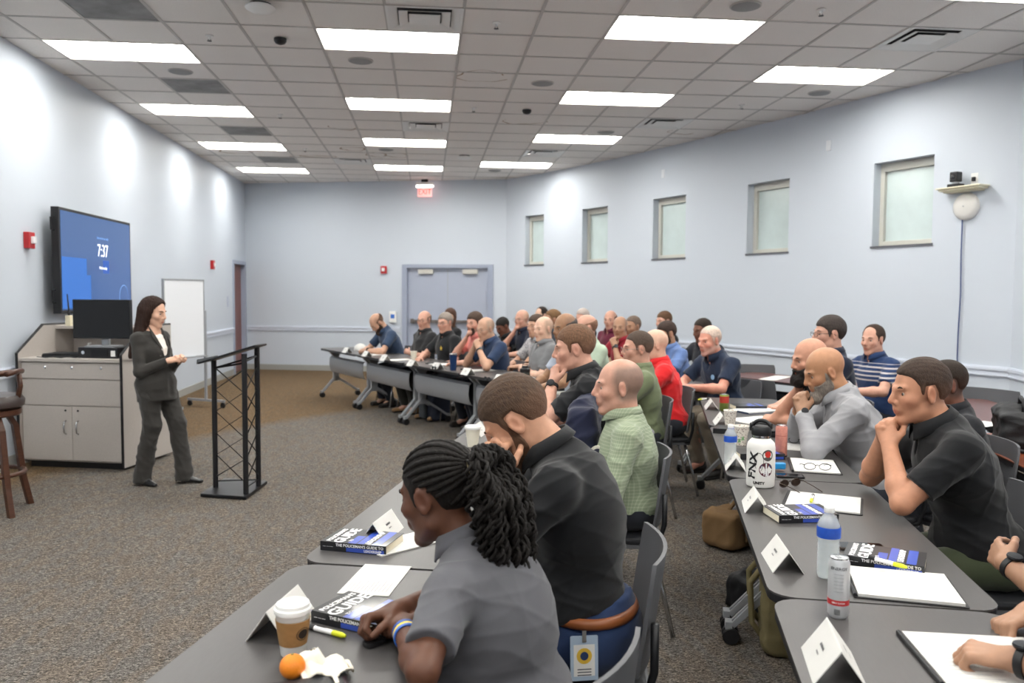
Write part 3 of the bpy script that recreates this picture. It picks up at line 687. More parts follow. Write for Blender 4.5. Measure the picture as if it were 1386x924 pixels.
# local x along wall, +y = left normal; find the room side
sgn = 1 if Vector((-d.y,d.x,0)).x < 0 else -1
def ybox(m, x0,x1,y0,y1,z0,z1): return m.box(x0,x1,min(sgn*y0,sgn*y1),max(sgn*y0,sgn*y1),z0,z1)
M_cream = mat('cream_moulding','dcd6bd',.4)
m = MB(); ybox(m,-.23,.23,0,.17,.035,.05); ybox(m,-.21,.21,0,.15,.015,.035); ybox(m,-.18,.18,0,.12,0,.015); m.build('moulded_ledge', M_cream, sh, bevel=.005)
vc = empty('conference_camera', (sc_.x+(-d.y*sgn)*.10-d.x*.06, sc_.y+(d.x*sgn)*.10-d.y*.06, 2.651), rzs, 'black conference camera standing on the wall shelf', 'camera')
MB().box(-.06,.06,-.05,.05,0,.03).build('base', M_black, vc, bevel=.006); MB().lathe([(.03,.03),(.035,.035),(.035,.05)],16).build('neck', M_silver, vc); MB().box(-.04,.04,-.045,.045,.05,.15).build('head', M_black, vc, bevel=.012)
MB().lathe([(.022,0),(.02,.006),(.01,.008)],18,T(0,sgn*.045,.1) @ Matrix.Rotation(R(-90*sgn),4,'X')).build('lens', mat('lens_glass','08080a',.05,coat=1), vc, smooth=.6)
ws = empty('wall_socket', (sc_.x+d.x*.07,sc_.y+d.y*.07,2.72), rzs, 'white wall outlet with a plug, behind the conference camera', 'outlet'); m = MB(); ybox(m,-.035,.035,0,.006,-.06,.06); m.build('cover_plate', M_white, ws); m = MB(); ybox(m,-.015,.015,.006,.03,-.02,.02); m.build('plug', M_black, ws)
hb = empty('wall_horn_disc', (sc_.x,sc_.y,2.46), rzs, 'round white antenna disc on the wall under the shelf', 'antenna')
MB().lathe([(.135,0),(.135,.02),(.12,.04),(.08,.055),(.0,.06)],30,Matrix.Rotation(R(-90*sgn),4,'X')).build('disc', mat('offwhite_gloss','d8d6d2',.25), hb, smooth=.7)
MB().lathe([(.008,.058),(.006,.064)],10,Matrix.Rotation(R(-90*sgn),4,'X')).build('centre_cap', M_silver, hb)
M_bcab = mat('blue_cable','3b4a7a',.5)
nn = Vector((-d.y*sgn, d.x*sgn, 0)); base = sc_-d*.03+nn*.02
pts = [base+Vector((0,0,2.33)), base+Vector((0,0,2.0)), base+d*.01+Vector((0,0,1.6)), base+d*.0+Vector((0,0,1.2)), base-d*.0+Vector((0,0,.95)), base+d*.03+nn*.03+Vector((0,0,.85)), base+d*.10+nn*.02+Vector((0,0,.62)), base+d*.22+Vector((0,0,.45)), base+d*.26-nn*.01+Vector((0,0,.42))]
o = MB().tube(pts,.007,6).build('cable', M_bcab, smooth=True); tag(o,'thin blue cable hanging down the curved wall from the white disc','cable')
q = base+d*.27-nn*.02; o = empty('data_outlet', (q.x,q.y,.42), rzs, 'small white data outlet low on the curved wall at the cable end', 'outlet')
m = MB(); ybox(m,-.06,.06,0,.01,-.06,.06); m.build('cover_plate', M_white, o); m = MB(); ybox(m,-.03,.03,.01,.03,-.03,.02); m.build('jack', M_white, o)
for (px,py,lb) in ((1122,197,'small pale sensor box high on the curved wall between the two nearest windows'),(898,235,'small pale box high on the curved wall above the third window')):
    dd = ray(px,py)
    for (xa,ya),(xb,yb) in zip(RP[:-1],RP[1:]):
        den = dd.x*(yb-ya)-dd.y*(xb-xa)
        if abs(den) < 1e-9: continue
        t = (xa*(yb-ya)-ya*(xb-xa))/den; u = ((dd.x*t-xa)*(xb-xa)+(dd.y*t-ya)*(yb-ya))/((xb-xa)**2+(yb-ya)**2)
        if 0 <= u <= 1 and t > 0: hit = Vector((dd.x*t, dd.y*t, CH+dd.z*t)); ang = math.atan2(yb-ya,xb-xa); break
    o = MB().box(-.035,.035,-.012,.012,-.06,.06).build('wall_box', mat('pale_plastic','d9dce2',.4), loc=hit, rot=(0,0,ang), bevel=.004); tag(o, lb, 'wall sensor')
# ---------------- figures: signed-distance bodies meshed with surface nets ----------------
f32 = np.float32
class SDF:
    def __init__(s): s.p = []
    def cone(s, a, b, ra, rb, k=.02, op='+', clip=None, sq=None):
        a = np.array(a,float); b = np.array(b,float); r = max(ra,rb)
        s.p.append(('c',a,b,ra,rb,k,op,clip,np.minimum(a,b)-r,np.maximum(a,b)+r,sq)); return s
    def ell(s, c, r, M=None, k=.02, op='+', clip=None):
        c = np.array(c,float); r = np.array(r if hasattr(r,'__len__') else (r,r,r),float); m = r.max()
        M = np.eye(3) if M is None else np.array(M,float)
        s.p.append(('e',c,r,M,None,k,op,clip,c-m,c+m,None)); return s
    def box(s, c, hs, M=None, rr=.01, k=.01, op='+'):
        c = np.array(c,float); hs = np.array(hs,float); M = np.eye(3) if M is None else np.array(M,float); m = np.linalg.norm(hs)+rr
        s.p.append(('b',c,hs,M,rr,k,op,None,c-m,c+m,None)); return s
    def poly(s, M, pts, k=.004, inv=False):    # keep only where head-local (y,z) is inside the polygon
        s.p.append(('y',np.array(M,float),np.array(pts,float),None,None,k,'&',None,None,None,None)); return s
    def half(s, n, c, k=.003): s.p.append(('h',np.array(n,float),c,None,None,k,'&',None,None,None,None)); return s
    def mesh(s, h):
        lo = np.min([p[8] for p in s.p if p[6]=='+'],0)-2.5*h; hi = np.max([p[9] for p in s.p if p[6]=='+'],0)+2.5*h
        n = np.ceil((hi-lo)/h).astype(int)+1
        ax = [(lo[i]+h*np.arange(n[i])).astype(f32) for i in range(3)]
        D = np.full(n, .06, f32)
        for t,a,b,c_,d_,k,op,clip,pl,ph,sq in s.p:
            if op == '&' : i0 = [0]*3; i1 = list(n)
            else:
                pad = max(k,h)+2*h
                i0 = [int(max(0,np.floor((pl[i]-pad-lo[i])/h))) for i in range(3)]; i1 = [int(min(n[i],np.ceil((ph[i]+pad-lo[i])/h)+1)) for i in range(3)]
                if any(i1[i] <= i0[i] for i in range(3)): continue
            X = ax[0][i0[0]:i1[0],None,None]; Y = ax[1][None,i0[1]:i1[1],None]; Z = ax[2][None,None,i0[2]:i1[2]]
            sl = tuple(slice(i0[i],i1[i]) for i in range(3))
            if t == 'c':
                ab = b-a; L2 = max(1e-9,float(ab@ab)); x = X-f32(a[0]); y = Y-f32(a[1]); z = Z-f32(a[2])
                u = np.clip((x*f32(ab[0])+y*f32(ab[1])+z*f32(ab[2]))/f32(L2),0,1)
                if sq is not None:      # sq: (axis vector, factor) flattens the capsule
                    e0 = x-u*f32(ab[0]); e1 = y-u*f32(ab[1]); e2 = z-u*f32(ab[2]); v = e0*f32(sq[0][0])+e1*f32(sq[0][1])+e2*f32(sq[0][2])
                    d = np.sqrt(e0**2+e1**2+e2**2+(sq[1]**2-1)*v*v)-(f32(c_)+u*f32(d_-c_)); d = d/ f32(max(1,sq[1])**.5)
                else: d = np.sqrt((x-u*f32(ab[0]))**2+(y-u*f32(ab[1]))**2+(z-u*f32(ab[2]))**2)-(f32(c_)+u*f32(d_-c_))
            elif t == 'e':
                M = c_; x = X-f32(a[0]); y = Y-f32(a[1]); z = Z-f32(a[2]); k0 = 0; k1 = 0
                for i in range(3):
                    q = (x*f32(M[0,i])+y*f32(M[1,i])+z*f32(M[2,i]))/f32(b[i]); k0 = k0+q*q; k1 = k1+(q/f32(b[i]))**2
                k0 = np.sqrt(k0); d = k0*(k0-1)/np.maximum(np.sqrt(k1),1e-6)
            elif t == 'b':
                M = c_; x = X-f32(a[0]); y = Y-f32(a[1]); z = Z-f32(a[2]); o2 = 0; mx = None
                for i in range(3):
                    q = np.abs(x*f32(M[0,i])+y*f32(M[1,i])+z*f32(M[2,i]))-f32(b[i]); o2 = o2+np.maximum(q,0)**2; mx = q if mx is None else np.maximum(mx,q)
                d = np.sqrt(o2)+np.minimum(mx,0)-f32(d_)
            elif t == 'y':
                M = a; Mi = np.linalg.inv(M)
                x = None; P = [Mi[r_,0]*X+Mi[r_,1]*Y+Mi[r_,2]*Z+Mi[r_,3] for r_ in (1,2)]
                y, z = P[0].astype(f32), P[1].astype(f32); dd = None; ins = np.zeros(np.broadcast(y,z).shape,bool); m = len(b)
                for i in range(m):
                    p, q = b[i], b[(i+1)%m]; e = q-p; wy = y-f32(p[0]); wz = z-f32(p[1]); u = np.clip((wy*f32(e[0])+wz*f32(e[1]))/f32(e@e),0,1)
                    d2 = (wy-u*f32(e[0]))**2+(wz-u*f32(e[1]))**2; dd = d2 if dd is None else np.minimum(dd,d2)
                    if p[1] != q[1]: ins ^= ((z > p[1]) != (z > q[1])) & (y < (q[0]-p[0])*(z-p[1])/(q[1]-p[1])+p[0])
                d = np.sqrt(dd)*np.where(ins,-1,1).astype(f32)
            elif t == 'h': d = (X*f32(a[0])+Y*f32(a[1])+Z*f32(a[2])-f32(b)).astype(f32)
            if clip is not None:
                for nn, cc in clip: d = np.maximum(d, X*f32(nn[0])+Y*f32(nn[1])+Z*f32(nn[2])-f32(cc))
            A = D[sl]; k = f32(max(k,1e-4))
            if op == '+': hh = np.clip(.5+.5*(d-A)/k,0,1); D[sl] = d+(A-d)*hh-k*hh*(1-hh)
            else:
                B = -d if op == '-' else d
                hh = np.clip(.5-.5*(B-A)/k,0,1); D[sl] = B+(A-B)*hh+k*hh*(1-hh)
        return surfnet(D, lo, h)
def surfnet(D, lo, h):
    I = D < 0; nx,ny,nz = D.shape
    c = np.zeros((nx-1,ny-1,nz-1),np.uint8)
    for dx in (0,1):
        for dy in (0,1):
            for dz in (0,1): c += I[dx:nx-1+dx,dy:ny-1+dy,dz:nz-1+dz]
    act = np.argwhere((c > 0) & (c < 8)); 
    idx = np.full(c.shape,-1,np.int32); idx[tuple(act.T)] = np.arange(len(act))
    cr = {}
    for dx in (0,1):
        for dy in (0,1):
            for dz in (0,1): cr[dx,dy,dz] = D[act[:,0]+dx,act[:,1]+dy,act[:,2]+dz]
    V = np.zeros((len(act),3)); W = np.zeros(len(act))
    for a_ in range(3):
        for u in (0,1):
            for v in (0,1):
                k0 = [0,0,0]; o = [i for i in range(3) if i != a_]; k0[o[0]] = u; k0[o[1]] = v; k1 = list(k0); k1[a_] = 1
                d0, d1 = cr[tuple(k0)], cr[tuple(k1)]; m = (d0 < 0) != (d1 < 0); t = np.where(m, d0/np.where(m,d0-d1,1), 0)
                P = np.tile(np.array(k0,float),(len(act),1)); P[:,a_] += t; V += P*m[:,None]; W += m
    V = (act+V/W[:,None])*h+lo
    F = []
    for a_ in range(3):
        o = [(1,2),(2,0),(0,1)][a_]
        s0 = [slice(1,-1)]*3; s0[a_] = slice(0,-1); s1 = list(s0); s1[a_] = slice(1,None)
        A, B = I[tuple(s0)], I[tuple(s1)]; m = A != B; e = np.argwhere(m); sg = A[m]
        for i in range(3):
            if i != a_: e[:,i] += 1
        def g(du,dv):
            q = e.copy(); q[:,o[0]] -= du; q[:,o[1]] -= dv; return idx[q[:,0],q[:,1],q[:,2]]
        Q = np.stack([g(1,1),g(0,1),g(0,0),g(1,0)],1); Q[~sg] = Q[~sg][:,::-1]; F.append(Q[(Q >= 0).all(1)])
    return V, np.concatenate(F)
def np_mesh(name, V, Fq, cols=None):
    me = bpy.data.meshes.new(name); me.vertices.add(len(V)); me.vertices.foreach_set('co', V.astype(np.float32).ravel())
    me.loops.add(Fq.size); me.loops.foreach_set('vertex_index', Fq.astype(np.int32).ravel())
    me.polygons.add(len(Fq)); me.polygons.foreach_set('loop_start', np.arange(0,Fq.size,4,dtype=np.int32)); 
    me.polygons.foreach_set('use_smooth', np.ones(len(Fq),bool)); me.update(calc_edges=True)
    if cols is not None:
        ca = me.color_attributes.new('Col','FLOAT_COLOR','POINT'); ca.data.foreach_set('color', cols.astype(np.float32).ravel())
    return me
def normals(V, F):
    n = np.cross(V[F[:,2]]-V[F[:,0]], V[F[:,3]]-V[F[:,1]]); N = np.zeros_like(V)
    for i in range(4): np.add.at(N, F[:,i], n)
    return N/np.maximum(np.linalg.norm(N,axis=1,keepdims=True),1e-12)
def relax(V, F, it=1, lam=.5):
    for _ in range(it):
        A = np.zeros_like(V); W = np.zeros(len(V))
        for i in range(4):
            for j in (1,3): np.add.at(A, F[:,i], V[F[:,(i+j)%4]]); np.add.at(W, F[:,i], 1)
        V = V+(A/np.maximum(W,1)[:,None]-V)*lam
    return V
def folds(V, seed, amp, scale=1.0):
    r = np.random.RandomState(seed); out = np.zeros(len(V))
    wv = V+.03*np.sin(V[:,[1,2,0]]*11*scale+r.rand(3)*6)
    for i in range(7):
        d = r.randn(3)*np.array([.8,.8,1.3]); d /= np.linalg.norm(d); f = r.uniform(10,34)*scale
        out += (1-np.abs(np.sin(wv@d*f+r.rand()*6)))**3*r.uniform(.5,1)
    m = .5+.5*np.sin(V@(r.randn(3)*5)+r.rand()*6)
    return (out/3.0-.25)*amp*(.35+.65*m)
def nrm(v): v = np.array(v,float); return v/max(1e-9,np.linalg.norm(v))
def m4(Rm, t): M = np.eye(4); M[:3,:3] = Rm; M[:3,3] = t; return M
def rx(a): c,s = math.cos(a),math.sin(a); return np.array([[1,0,0],[0,c,-s],[0,s,c]])
def ry(a): c,s = math.cos(a),math.sin(a); return np.array([[c,0,s],[0,1,0],[-s,0,c]])
def rz_(a): c,s = math.cos(a),math.sin(a); return np.array([[c,-s,0],[s,c,0],[0,0,1]])
def head_core(S_, M, t=0, k=.02, jaw=1.0, ears=False):
    Rm = M[:3,:3]; P = lambda *v: M[:3,:3]@np.array(v)+M[:3,3]
    S_.ell(P(0,-.018,.032),(.0755+t,.095+t,.086+t),Rm,k)
    S_.ell(P(0,.022,-.028),(.060*jaw+t,.066+t,.082+t),Rm,.03)
    for s in (-1,1): S_.cone(P(s*.050*jaw,.0,-.062),P(s*.014,.066,-.098),.018+t,.015+t,.025)
    S_.ell(P(0,.070,-.100),(.020+t,.016+t,.016+t),Rm,.018)
def head(S_, M, jaw=1.0, nose=1.0, fem=False):
    Rm = M[:3,:3]; P = lambda *v: M[:3,:3]@np.array(v)+M[:3,3]
    head_core(S_, M, 0, .03, jaw)
    for s in (-1,1):
        S_.ell(P(s*.040,.056,-.022),(.022,.022,.020),Rm,.02)            # cheekbone
        S_.cone(P(s*.040,.070,.026),P(s*.010,.081,.020),.009 if not fem else .006,.010 if not fem else .007,.012)   # brow
    for s in (-1,1): S_.ell(P(s*.032,.088,.003),(.0145,.014,.0105),Rm,.009,'-')   # sockets
    for s in (-1,1):
        S_.ell(P(s*.032,.0625,.003),(.0140,.0128,.0128),Rm,.003)
        S_.cone(P(s*.021,.0735,.0088),P(s*.043,.068,.0084),.0042,.0034,.005)       # upper lid
        S_.cone(P(s*.022,.0725,-.0050),P(s*.042,.067,-.0046),.0032,.0028,.006)       # lower lid
    S_.cone(P(0,.083,.016),P(0,.1045,-.023),.0085,.0120*nose,.014)            # nose
    for s in (-1,1): S_.ell(P(s*.0125*nose,.092,-.030),(.0085,.010,.008),Rm,.006)
    S_.ell(P(0,.083,-.054),(.026,.013,.022),Rm,.014)                            # muzzle
    S_.cone(P(-.019,.086,-.0585),P(0,.0905,-.056),.0038,.0050,.006); S_.cone(P(.019,.084,-.0585),P(0,.0905,-.056),.0038,.0050,.006)
    S_.cone(P(-.014,.086,-.068),P(0,.0865,-.0685),.0050,.0055,.006); S_.cone(P(.014,.084,-.068),P(0,.0865,-.0685),.0050,.0055,.006)
    S_.cone(P(-.018,.094,-.0625),P(.018,.094,-.0625),.0010,.0010,.003,'-')
    for s in (-1,1):                                                            # ears
        E = Rm@rz_(s*-.38)@rx(-.18); c = P(s*.077,-.008,-.004)
        S_.ell(c,(.0075,.019,.031),E,.008); S_.ell(c+E@np.array([s*.007,.003,.002]),(.005,.010,.018),E,.004,'-')
        S_.ell(c+E@np.array([s*.001,.006,-.022]),(.006,.009,.010),E,.006)
def scale_prims(S_, c, sc):
    out = []
    for t,a,b,c_,d_,k,op,clip,pl,ph,sq in S_.p:
        f_ = lambda v: (np.array(v)-c)*sc+c
        if t == 'c': out.append((t,f_(a),f_(b),c_*sc,d_*sc,k*sc,op,clip,f_(pl),f_(ph),sq))
        elif t == 'e': out.append((t,f_(a),b*sc,c_,d_,k*sc,op,clip,f_(pl),f_(ph),sq))
        else: out.append((t,a,b,c_,d_,k,op,clip,pl,ph,sq))
    S_.p = out
def hand(S_, w, f, n, side, curl=.6, spread=.06, thumb=.5, sc=1.0, k=.004):
    """w wrist, f finger direction, n back-of-hand normal, side +1 = right hand"""
    f = nrm(f); n = np.array(n,float); n = nrm(n-f*(n@f)); x = np.cross(f, n)*side*1.0   # x towards the thumb
    x = -x if side > 0 and False else x
    # right hand, palm down (n up), fingers forward(+y): thumb is at -x(left) => f x n = +x ; so flip
    x = -np.cross(f, n)*side
    P = lambda a,b,c: np.array(w)+(x*a+f*b+n*c)*sc
    B = np.stack([x,f,n],1)
    S_.ell(P(0,.042,-.002),np.array((.038,.048,.0145))*sc,B,.01)
    S_.cone(P(0,-.02,0),P(0,.02,0),.0245*sc,.024*sc,.015,sq=(n,1.3))
    cu = curl if hasattr(curl,'__len__') else [curl,curl*1.05,curl*1.12,curl*1.2]
    for i,(kx,ky,L) in enumerate(((.029,.082,.070),(.010,.087,.078),(-.010,.084,.072),(-.028,.076,.056))):
        S_.cone(P(kx*.55,.02,0),P(kx,ky,.001),.011*sc,.0105*sc,.008)
        p = P(kx,ky,.001); ang = 0; dirx = (1.5-i)*spread
        for j,(fr,r0,r1) in enumerate(((.45,.0096,.0088),(.30,.0088,.0080),(.25,.0080,.0066))):
            ang += cu[i]*(1.0,1.25,.75)[j]
            d = nrm(f*math.cos(ang)-n*math.sin(ang)+x*dirx*math.cos(ang)); q = p+d*L*fr*sc
            S_.cone(p,q,r0*sc,r1*sc,k if j else .006); p = q
    a = P(.020,.012,-.006); d1 = nrm(x*.75+f*.75-n*(.25+thumb*.3)); b = a+d1*.042*sc; d2 = nrm(x*(.5-.5*thumb)+f*.9-n*(.2+.4*thumb)); c = b+d2*.034*sc; d3 = nrm(x*(.2-.6*thumb)+f*.9-n*(.2+.5*thumb)); e = c+d3*.026*sc
    S_.cone(a,b,.0165*sc,.0125*sc,.012); S_.cone(b,c,.0115*sc,.0105*sc,.005); S_.cone(c,e,.0105*sc,.008*sc,.004)
def ik(Sh, Tg, a, b, pole):
    Sh = np.array(Sh); Tg = np.array(Tg,float); v = Tg-Sh; d = np.linalg.norm(v); dm = (a+b)*.985
    if d > dm: Tg = Sh+v/d*dm; d = dm
    if d < .12: d = .12
    u = nrm(v); ca = np.clip((a*a+d*d-b*b)/(2*a*d),-1,1); pl = np.array(pole,float); pl = nrm(pl-u*(pl@u))
    return Sh+u*a*ca+pl*a*math.sqrt(1-ca*ca), Tg
def arm_prims(S_, Sh, El, Wr, s, g=0, fem=0):
    ru, re, rf, rw = (.050,.041,.043,.029) if not fem else (.041,.034,.036,.024)
    S_.cone(Sh,El,ru+g,re+g,.03); 
    mid = El+(Wr-El)*.28
    S_.cone(El,mid,re+g-.002,rf+g,.02); S_.cone(mid,Wr,rf+g,rw+g,.02)
MSKIN = {}
def skin_mat():
    return mat('skin','d0a080',.47,spec=.45,attr='Col',noise=(45,.07),bump=(420,.10,None,.0015))
def fabric(name, c, rough=.85, kind='plain', c2=None):
    key = 'cloth_'+name
    if key in MATS: return MATS[key]
    m = mat(key, c, rough, spec=.25, sheen=.15, noise=(14,.06), bump=(500,.25,None,.001))
    if kind == 'plain': return m
    nt = m.node_tree; b = nt.nodes['Principled BSDF']; N = nt.nodes.new; Lk = nt.links.new
    tc = N('ShaderNodeTexCoord'); sx = N('ShaderNodeSeparateXYZ'); Lk(tc.outputs['Object'], sx.inputs[0])
    def wave(out, freq, thr):
        m1 = N('ShaderNodeMath'); m1.operation = 'MULTIPLY'; m1.inputs[1].default_value = freq; Lk(out, m1.inputs[0])
        m2 = N('ShaderNodeMath'); m2.operation = 'SINE'; Lk(m1.outputs[0], m2.inputs[0])
        m3 = N('ShaderNodeMath'); m3.operation = 'GREATER_THAN'; m3.inputs[1].default_value = thr; Lk(m2.outputs[0], m3.inputs[0]); return m3.outputs[0]
    mx = N('ShaderNodeMix'); mx.data_type = 'RGBA'; mx.inputs[6].default_value = srgb(c); mx.inputs[7].default_value = srgb(c2 or 'ffffff')
    if kind == 'plaid':
        yy = N('ShaderNodeMath'); yy.operation = 'ADD'; Lk(sx.outputs['X'], yy.inputs[0]); Lk(sx.outputs['Y'], yy.inputs[1])
        a = wave(yy.outputs[0], 410, .55); d = wave(sx.outputs['Z'], 410, .55); ad = N('ShaderNodeMath'); ad.operation = 'ADD'; Lk(a, ad.inputs[0]); Lk(d, ad.inputs[1])
        ml = N('ShaderNodeMath'); ml.operation = 'MULTIPLY'; ml.inputs[1].default_value = .28; Lk(ad.outputs[0], ml.inputs[0]); Lk(ml.outputs[0], mx.inputs[0])
    elif kind == 'stripe':
        # chest bands
        a = wave(sx.outputs['Z'], 170, .45); g1 = N('ShaderNodeMath'); g1.operation = 'COMPARE'; g1.inputs[1].default_value = .92; g1.inputs[2].default_value = .085; Lk(sx.outputs['Z'], g1.inputs[0])
        ml = N('ShaderNodeMath'); ml.operation = 'MULTIPLY'; Lk(a, ml.inputs[0]); Lk(g1.outputs[0], ml.inputs[1]); Lk(ml.outputs[0], mx.inputs[0])
    elif kind == 'floral':
        n = N('ShaderNodeTexNoise'); n.inputs['Scale'].default_value = 22; n.inputs['Detail'].default_value = 6; n.inputs['Distortion'].default_value = 2.5; Lk(tc.outputs['Object'], n.inputs[0])
        r = N('ShaderNodeMapRange'); r.inputs[1].default_value = .52; r.inputs[2].default_value = .66; Lk(n.outputs[0], r.inputs[0]); Lk(r.outputs[0], mx.inputs[0])
    elif kind == 'dots':
        v = N('ShaderNodeTexVoronoi'); v.inputs['Scale'].default_value = 60; Lk(tc.outputs['Object'], v.inputs[0]); r = N('ShaderNodeMath'); r.operation = 'LESS_THAN'; r.inputs[1].default_value = .35; Lk(v.outputs[0], r.inputs[0]); Lk(r.outputs[0], mx.inputs[0])
    Lk(mx.outputs[2], b.inputs['Base Color']); return m
def hairmat(c, fade=None):
    key = 'hair_'+c+('_'+fade if fade else '')
    if key in MATS: return MATS[key]
    m = mat(key, c, .65, spec=.3, noise=(150,.35,(1,1,.35)), bump=(330,.9,(1,1,.3),.004))
    if fade:    # clippered sides: scalp shows through below the temples
        nt = m.node_tree; b = nt.nodes['Principled BSDF']; src = b.inputs['Base Color'].links[0].from_socket; tc = nt.nodes.new('ShaderNodeTexCoord'); sx = nt.nodes.new('ShaderNodeSeparateXYZ'); nt.links.new(tc.outputs['Object'], sx.inputs[0])
        mr = nt.nodes.new('ShaderNodeMapRange'); mr.inputs[1].default_value = -.07; mr.inputs[2].default_value = .05; mr.inputs[3].default_value = .55; mr.inputs[4].default_value = 0; nt.links.new(sx.outputs['Z'], mr.inputs[0])
        mx = nt.nodes.new('ShaderNodeMix'); mx.data_type = 'RGBA'; nt.links.new(mr.outputs[0], mx.inputs[0]); nt.links.new(src, mx.inputs[6]); mx.inputs[7].default_value = tuple(v*.7 for v in srgb(fade)[:3])+(1,); nt.links.new(mx.outputs[2], b.inputs['Base Color'])
    return m
SKIN = dict(fair='cfa791', pink='c69682', light='c0967e', tan='a47c63', olive='967055', brown='70493a', dark='4a2f24')
HAIRP = {
 'short': [(.092,.062),(.055,.050),(.036,.025),(.026,-.018),(.012,-.018),(.006,.026),(-.022,.030),(-.036,.0),(-.044,-.045),(-.05,-.085),(-.13,-.10),(-.17,.1),(0,.18),(.13,.12)],
 'crew': [(.080,.075),(.046,.060),(.032,.030),(.024,-.006),(.012,-.006),(.006,.026),(-.022,.030),(-.036,.0),(-.044,-.045),(-.05,-.075),(-.13,-.09),(-.17,.1),(0,.18),(.10,.13)],
 'ring': [(.032,.040),(.026,-.004),(.010,-.006),(.004,.026),(-.022,.030),(-.036,.0),(-.044,-.045),(-.05,-.078),(-.14,-.09),(-.17,.055),(-.10,.070)],
 'recede': [(.030,.085),(.046,.050),(.034,.025),(.026,-.012),(.012,-.012),(.006,.026),(-.022,.030),(-.036,.0),(-.044,-.045),(-.05,-.08),(-.14,-.09),(-.17,.1),(-.05,.18),(.03,.14)],
}
BEARDP = {'full': [(.022,.012),(.028,-.030),(.055,-.040),(.080,-.044),(.12,-.040),(.14,-.13),(.06,-.16),(.0,-.12),(-.002,-.05),(.008,-.005)],
          'goatee': [(.066,-.044),(.12,-.040),(.14,-.14),(.05,-.15),(.052,-.085)]}
HC_ = {}
def hair_mesh(kind, t, h, seed=0, jaw=1.0):
    key = (kind,t,h,jaw)
    if key in HC_: return HC_[key]
    S_ = SDF()
    if kind in HAIRP:
        S_.ell((0,-.020,.032+.5*t),(.0757+.75*t,.096+t,.0865+1.1*t),None,.03); S_.ell((0,.022,-.028),(.060*jaw+t*.6,.066+t*.6,.082+t*.6),None,.03)
    else: head_core(S_, np.eye(4), t, .03, jaw)
    if kind in HAIRP: S_.poly(np.eye(4), HAIRP[kind], .016 if t>.0055 else .007)
    else:
        S_.poly(np.eye(4), BEARDP[kind], .010); S_.ell((0,.10,-.064),(.019,.02,.009),None,.004,'-')
        if kind == 'full': S_.ell((0,.088,-.110),(.035+t,.02+t,.024+t),None,.02); S_.p[-1], S_.p[-3] = S_.p[-3], S_.p[-1]
    V, Fq = S_.mesh(h); N = normals(V, Fq); r = np.random.RandomState(seed)
    d = sum(np.sin(V@(r.randn(3)*f)+r.rand()*6)*a for f,a in ((60,.5),(110,.35),(200,.25)))
    V = V+N*(d*t*.16)[:,None]
    HC_[key] = np_mesh('hair', V, Fq); return HC_[key]
def child(root, name, me, m, M=None, label=None):
    o = bpy.data.objects.new(name, me); COL.objects.link(o); o.parent = root
    if m and len(o.data.materials) == 0: o.data.materials.append(m)
    elif m: o.material_slots[0].link = 'OBJECT'; o.material_slots[0].material = m
    if M is not None: o.matrix_local = Matrix([list(r_) for r_ in M])
    if label: o['label'] = label
    return o
def glasses(root, M, c='2a2a2c', name='glasses', dark=False):
    m = MB()
    for s in (-1,1):
        m.tube([(s*.031+.024*math.cos(R(a)), .101-.10*(abs(s*.031+.024*math.cos(R(a)))**2)*8, .002+.017*math.sin(R(a))) for a in range(0,360,24)],.0016,5,closed=True)
        m.tube([(s*.055,.094,.006),(s*.074,.06,.008),(s*.0815,.0,.006),(s*.081,-.018,-.008)],.0017,5)
    m.tube([(-.008,.101,.004),(0,.104,.006),(.008,.101,.004)],.0016,5)
    o = m.build(name, mat('frame_'+c,c,.35,metal=.3), root, smooth=True); o.matrix_local = Matrix([list(r_) for r_ in M]); return o
EYE = {}
def eyes(root, M):
    if 'w' not in EYE:
        a = MB().sphere((0,0,0),.0128,14,9); EYE['w'] = a
    for s in (-1,1):
        o = MB().sphere((s*.032,.0650,.0030),.0128,14,9).build('eye', mat('eye_white','b5a89e',.25,coat=.3), root, smooth=True); o.matrix_local = Matrix([list(r_) for r_ in M])
        i = MB().lathe([(.0058,0),(.0052,.0012),(.0,.0016)],12,T(s*.032-.001,.0650+.0119,.0022) @ Matrix.Rotation(R(-90),4,'X')).build('iris', mat('iris','2c1f18',.15,coat=.6), o, smooth=True)
def brows(root, M, c):
    for s in (-1,1):
        m = MB(); m.tube([(s*.014,.0855,.0225),(s*.030,.0840,.0285),(s*.047,.0725,.024)],[.0028,.0036,.0018],6)
        o = m.build('eyebrow', hairmat(c), root, smooth=True); o.matrix_local = Matrix([list(r_) for r_ in M])
def wrist_frame(El, Wr, off=.03):
    d = nrm(Wr-El); c = Wr-d*off; u = nrm(np.cross(d,[0,0,1.])); v = np.cross(u,d); return c, d, u, v
def watch(root, El, Wr, r=.031, c='17181b', n=None, off=.028, name='wristwatch', big=1.0):
    c_, d, u, v = wrist_frame(El, Wr, off)
    if n is not None: n = nrm(np.array(n)-d*(np.array(n)@d)); v = n; u = np.cross(d, v)
    M = Matrix([[u[0],v[0],d[0],c_[0]],[u[1],v[1],d[1],c_[1]],[u[2],v[2],d[2],c_[2]],[0,0,0,1]])
    o = MB().lathe([(r+.001,-.010),(r+.0045,-.009),(r+.0045,.009),(r+.001,.010)],22,M,cap=False).build(name, mat('strap_'+c,c,.5), root, smooth=.6)
    K = M @ T(0,r+.005,0) @ Matrix.Rotation(R(-90),4,'X')
    MB().lathe([(.0175*big,-.003),(.019*big,.002),(.0175*big,.006),(.001,.0065)],18,K).build('watch_case', mat('watch_case','25272b',.3,metal=.5), o, smooth=.5)
    return o
SHOE = {}
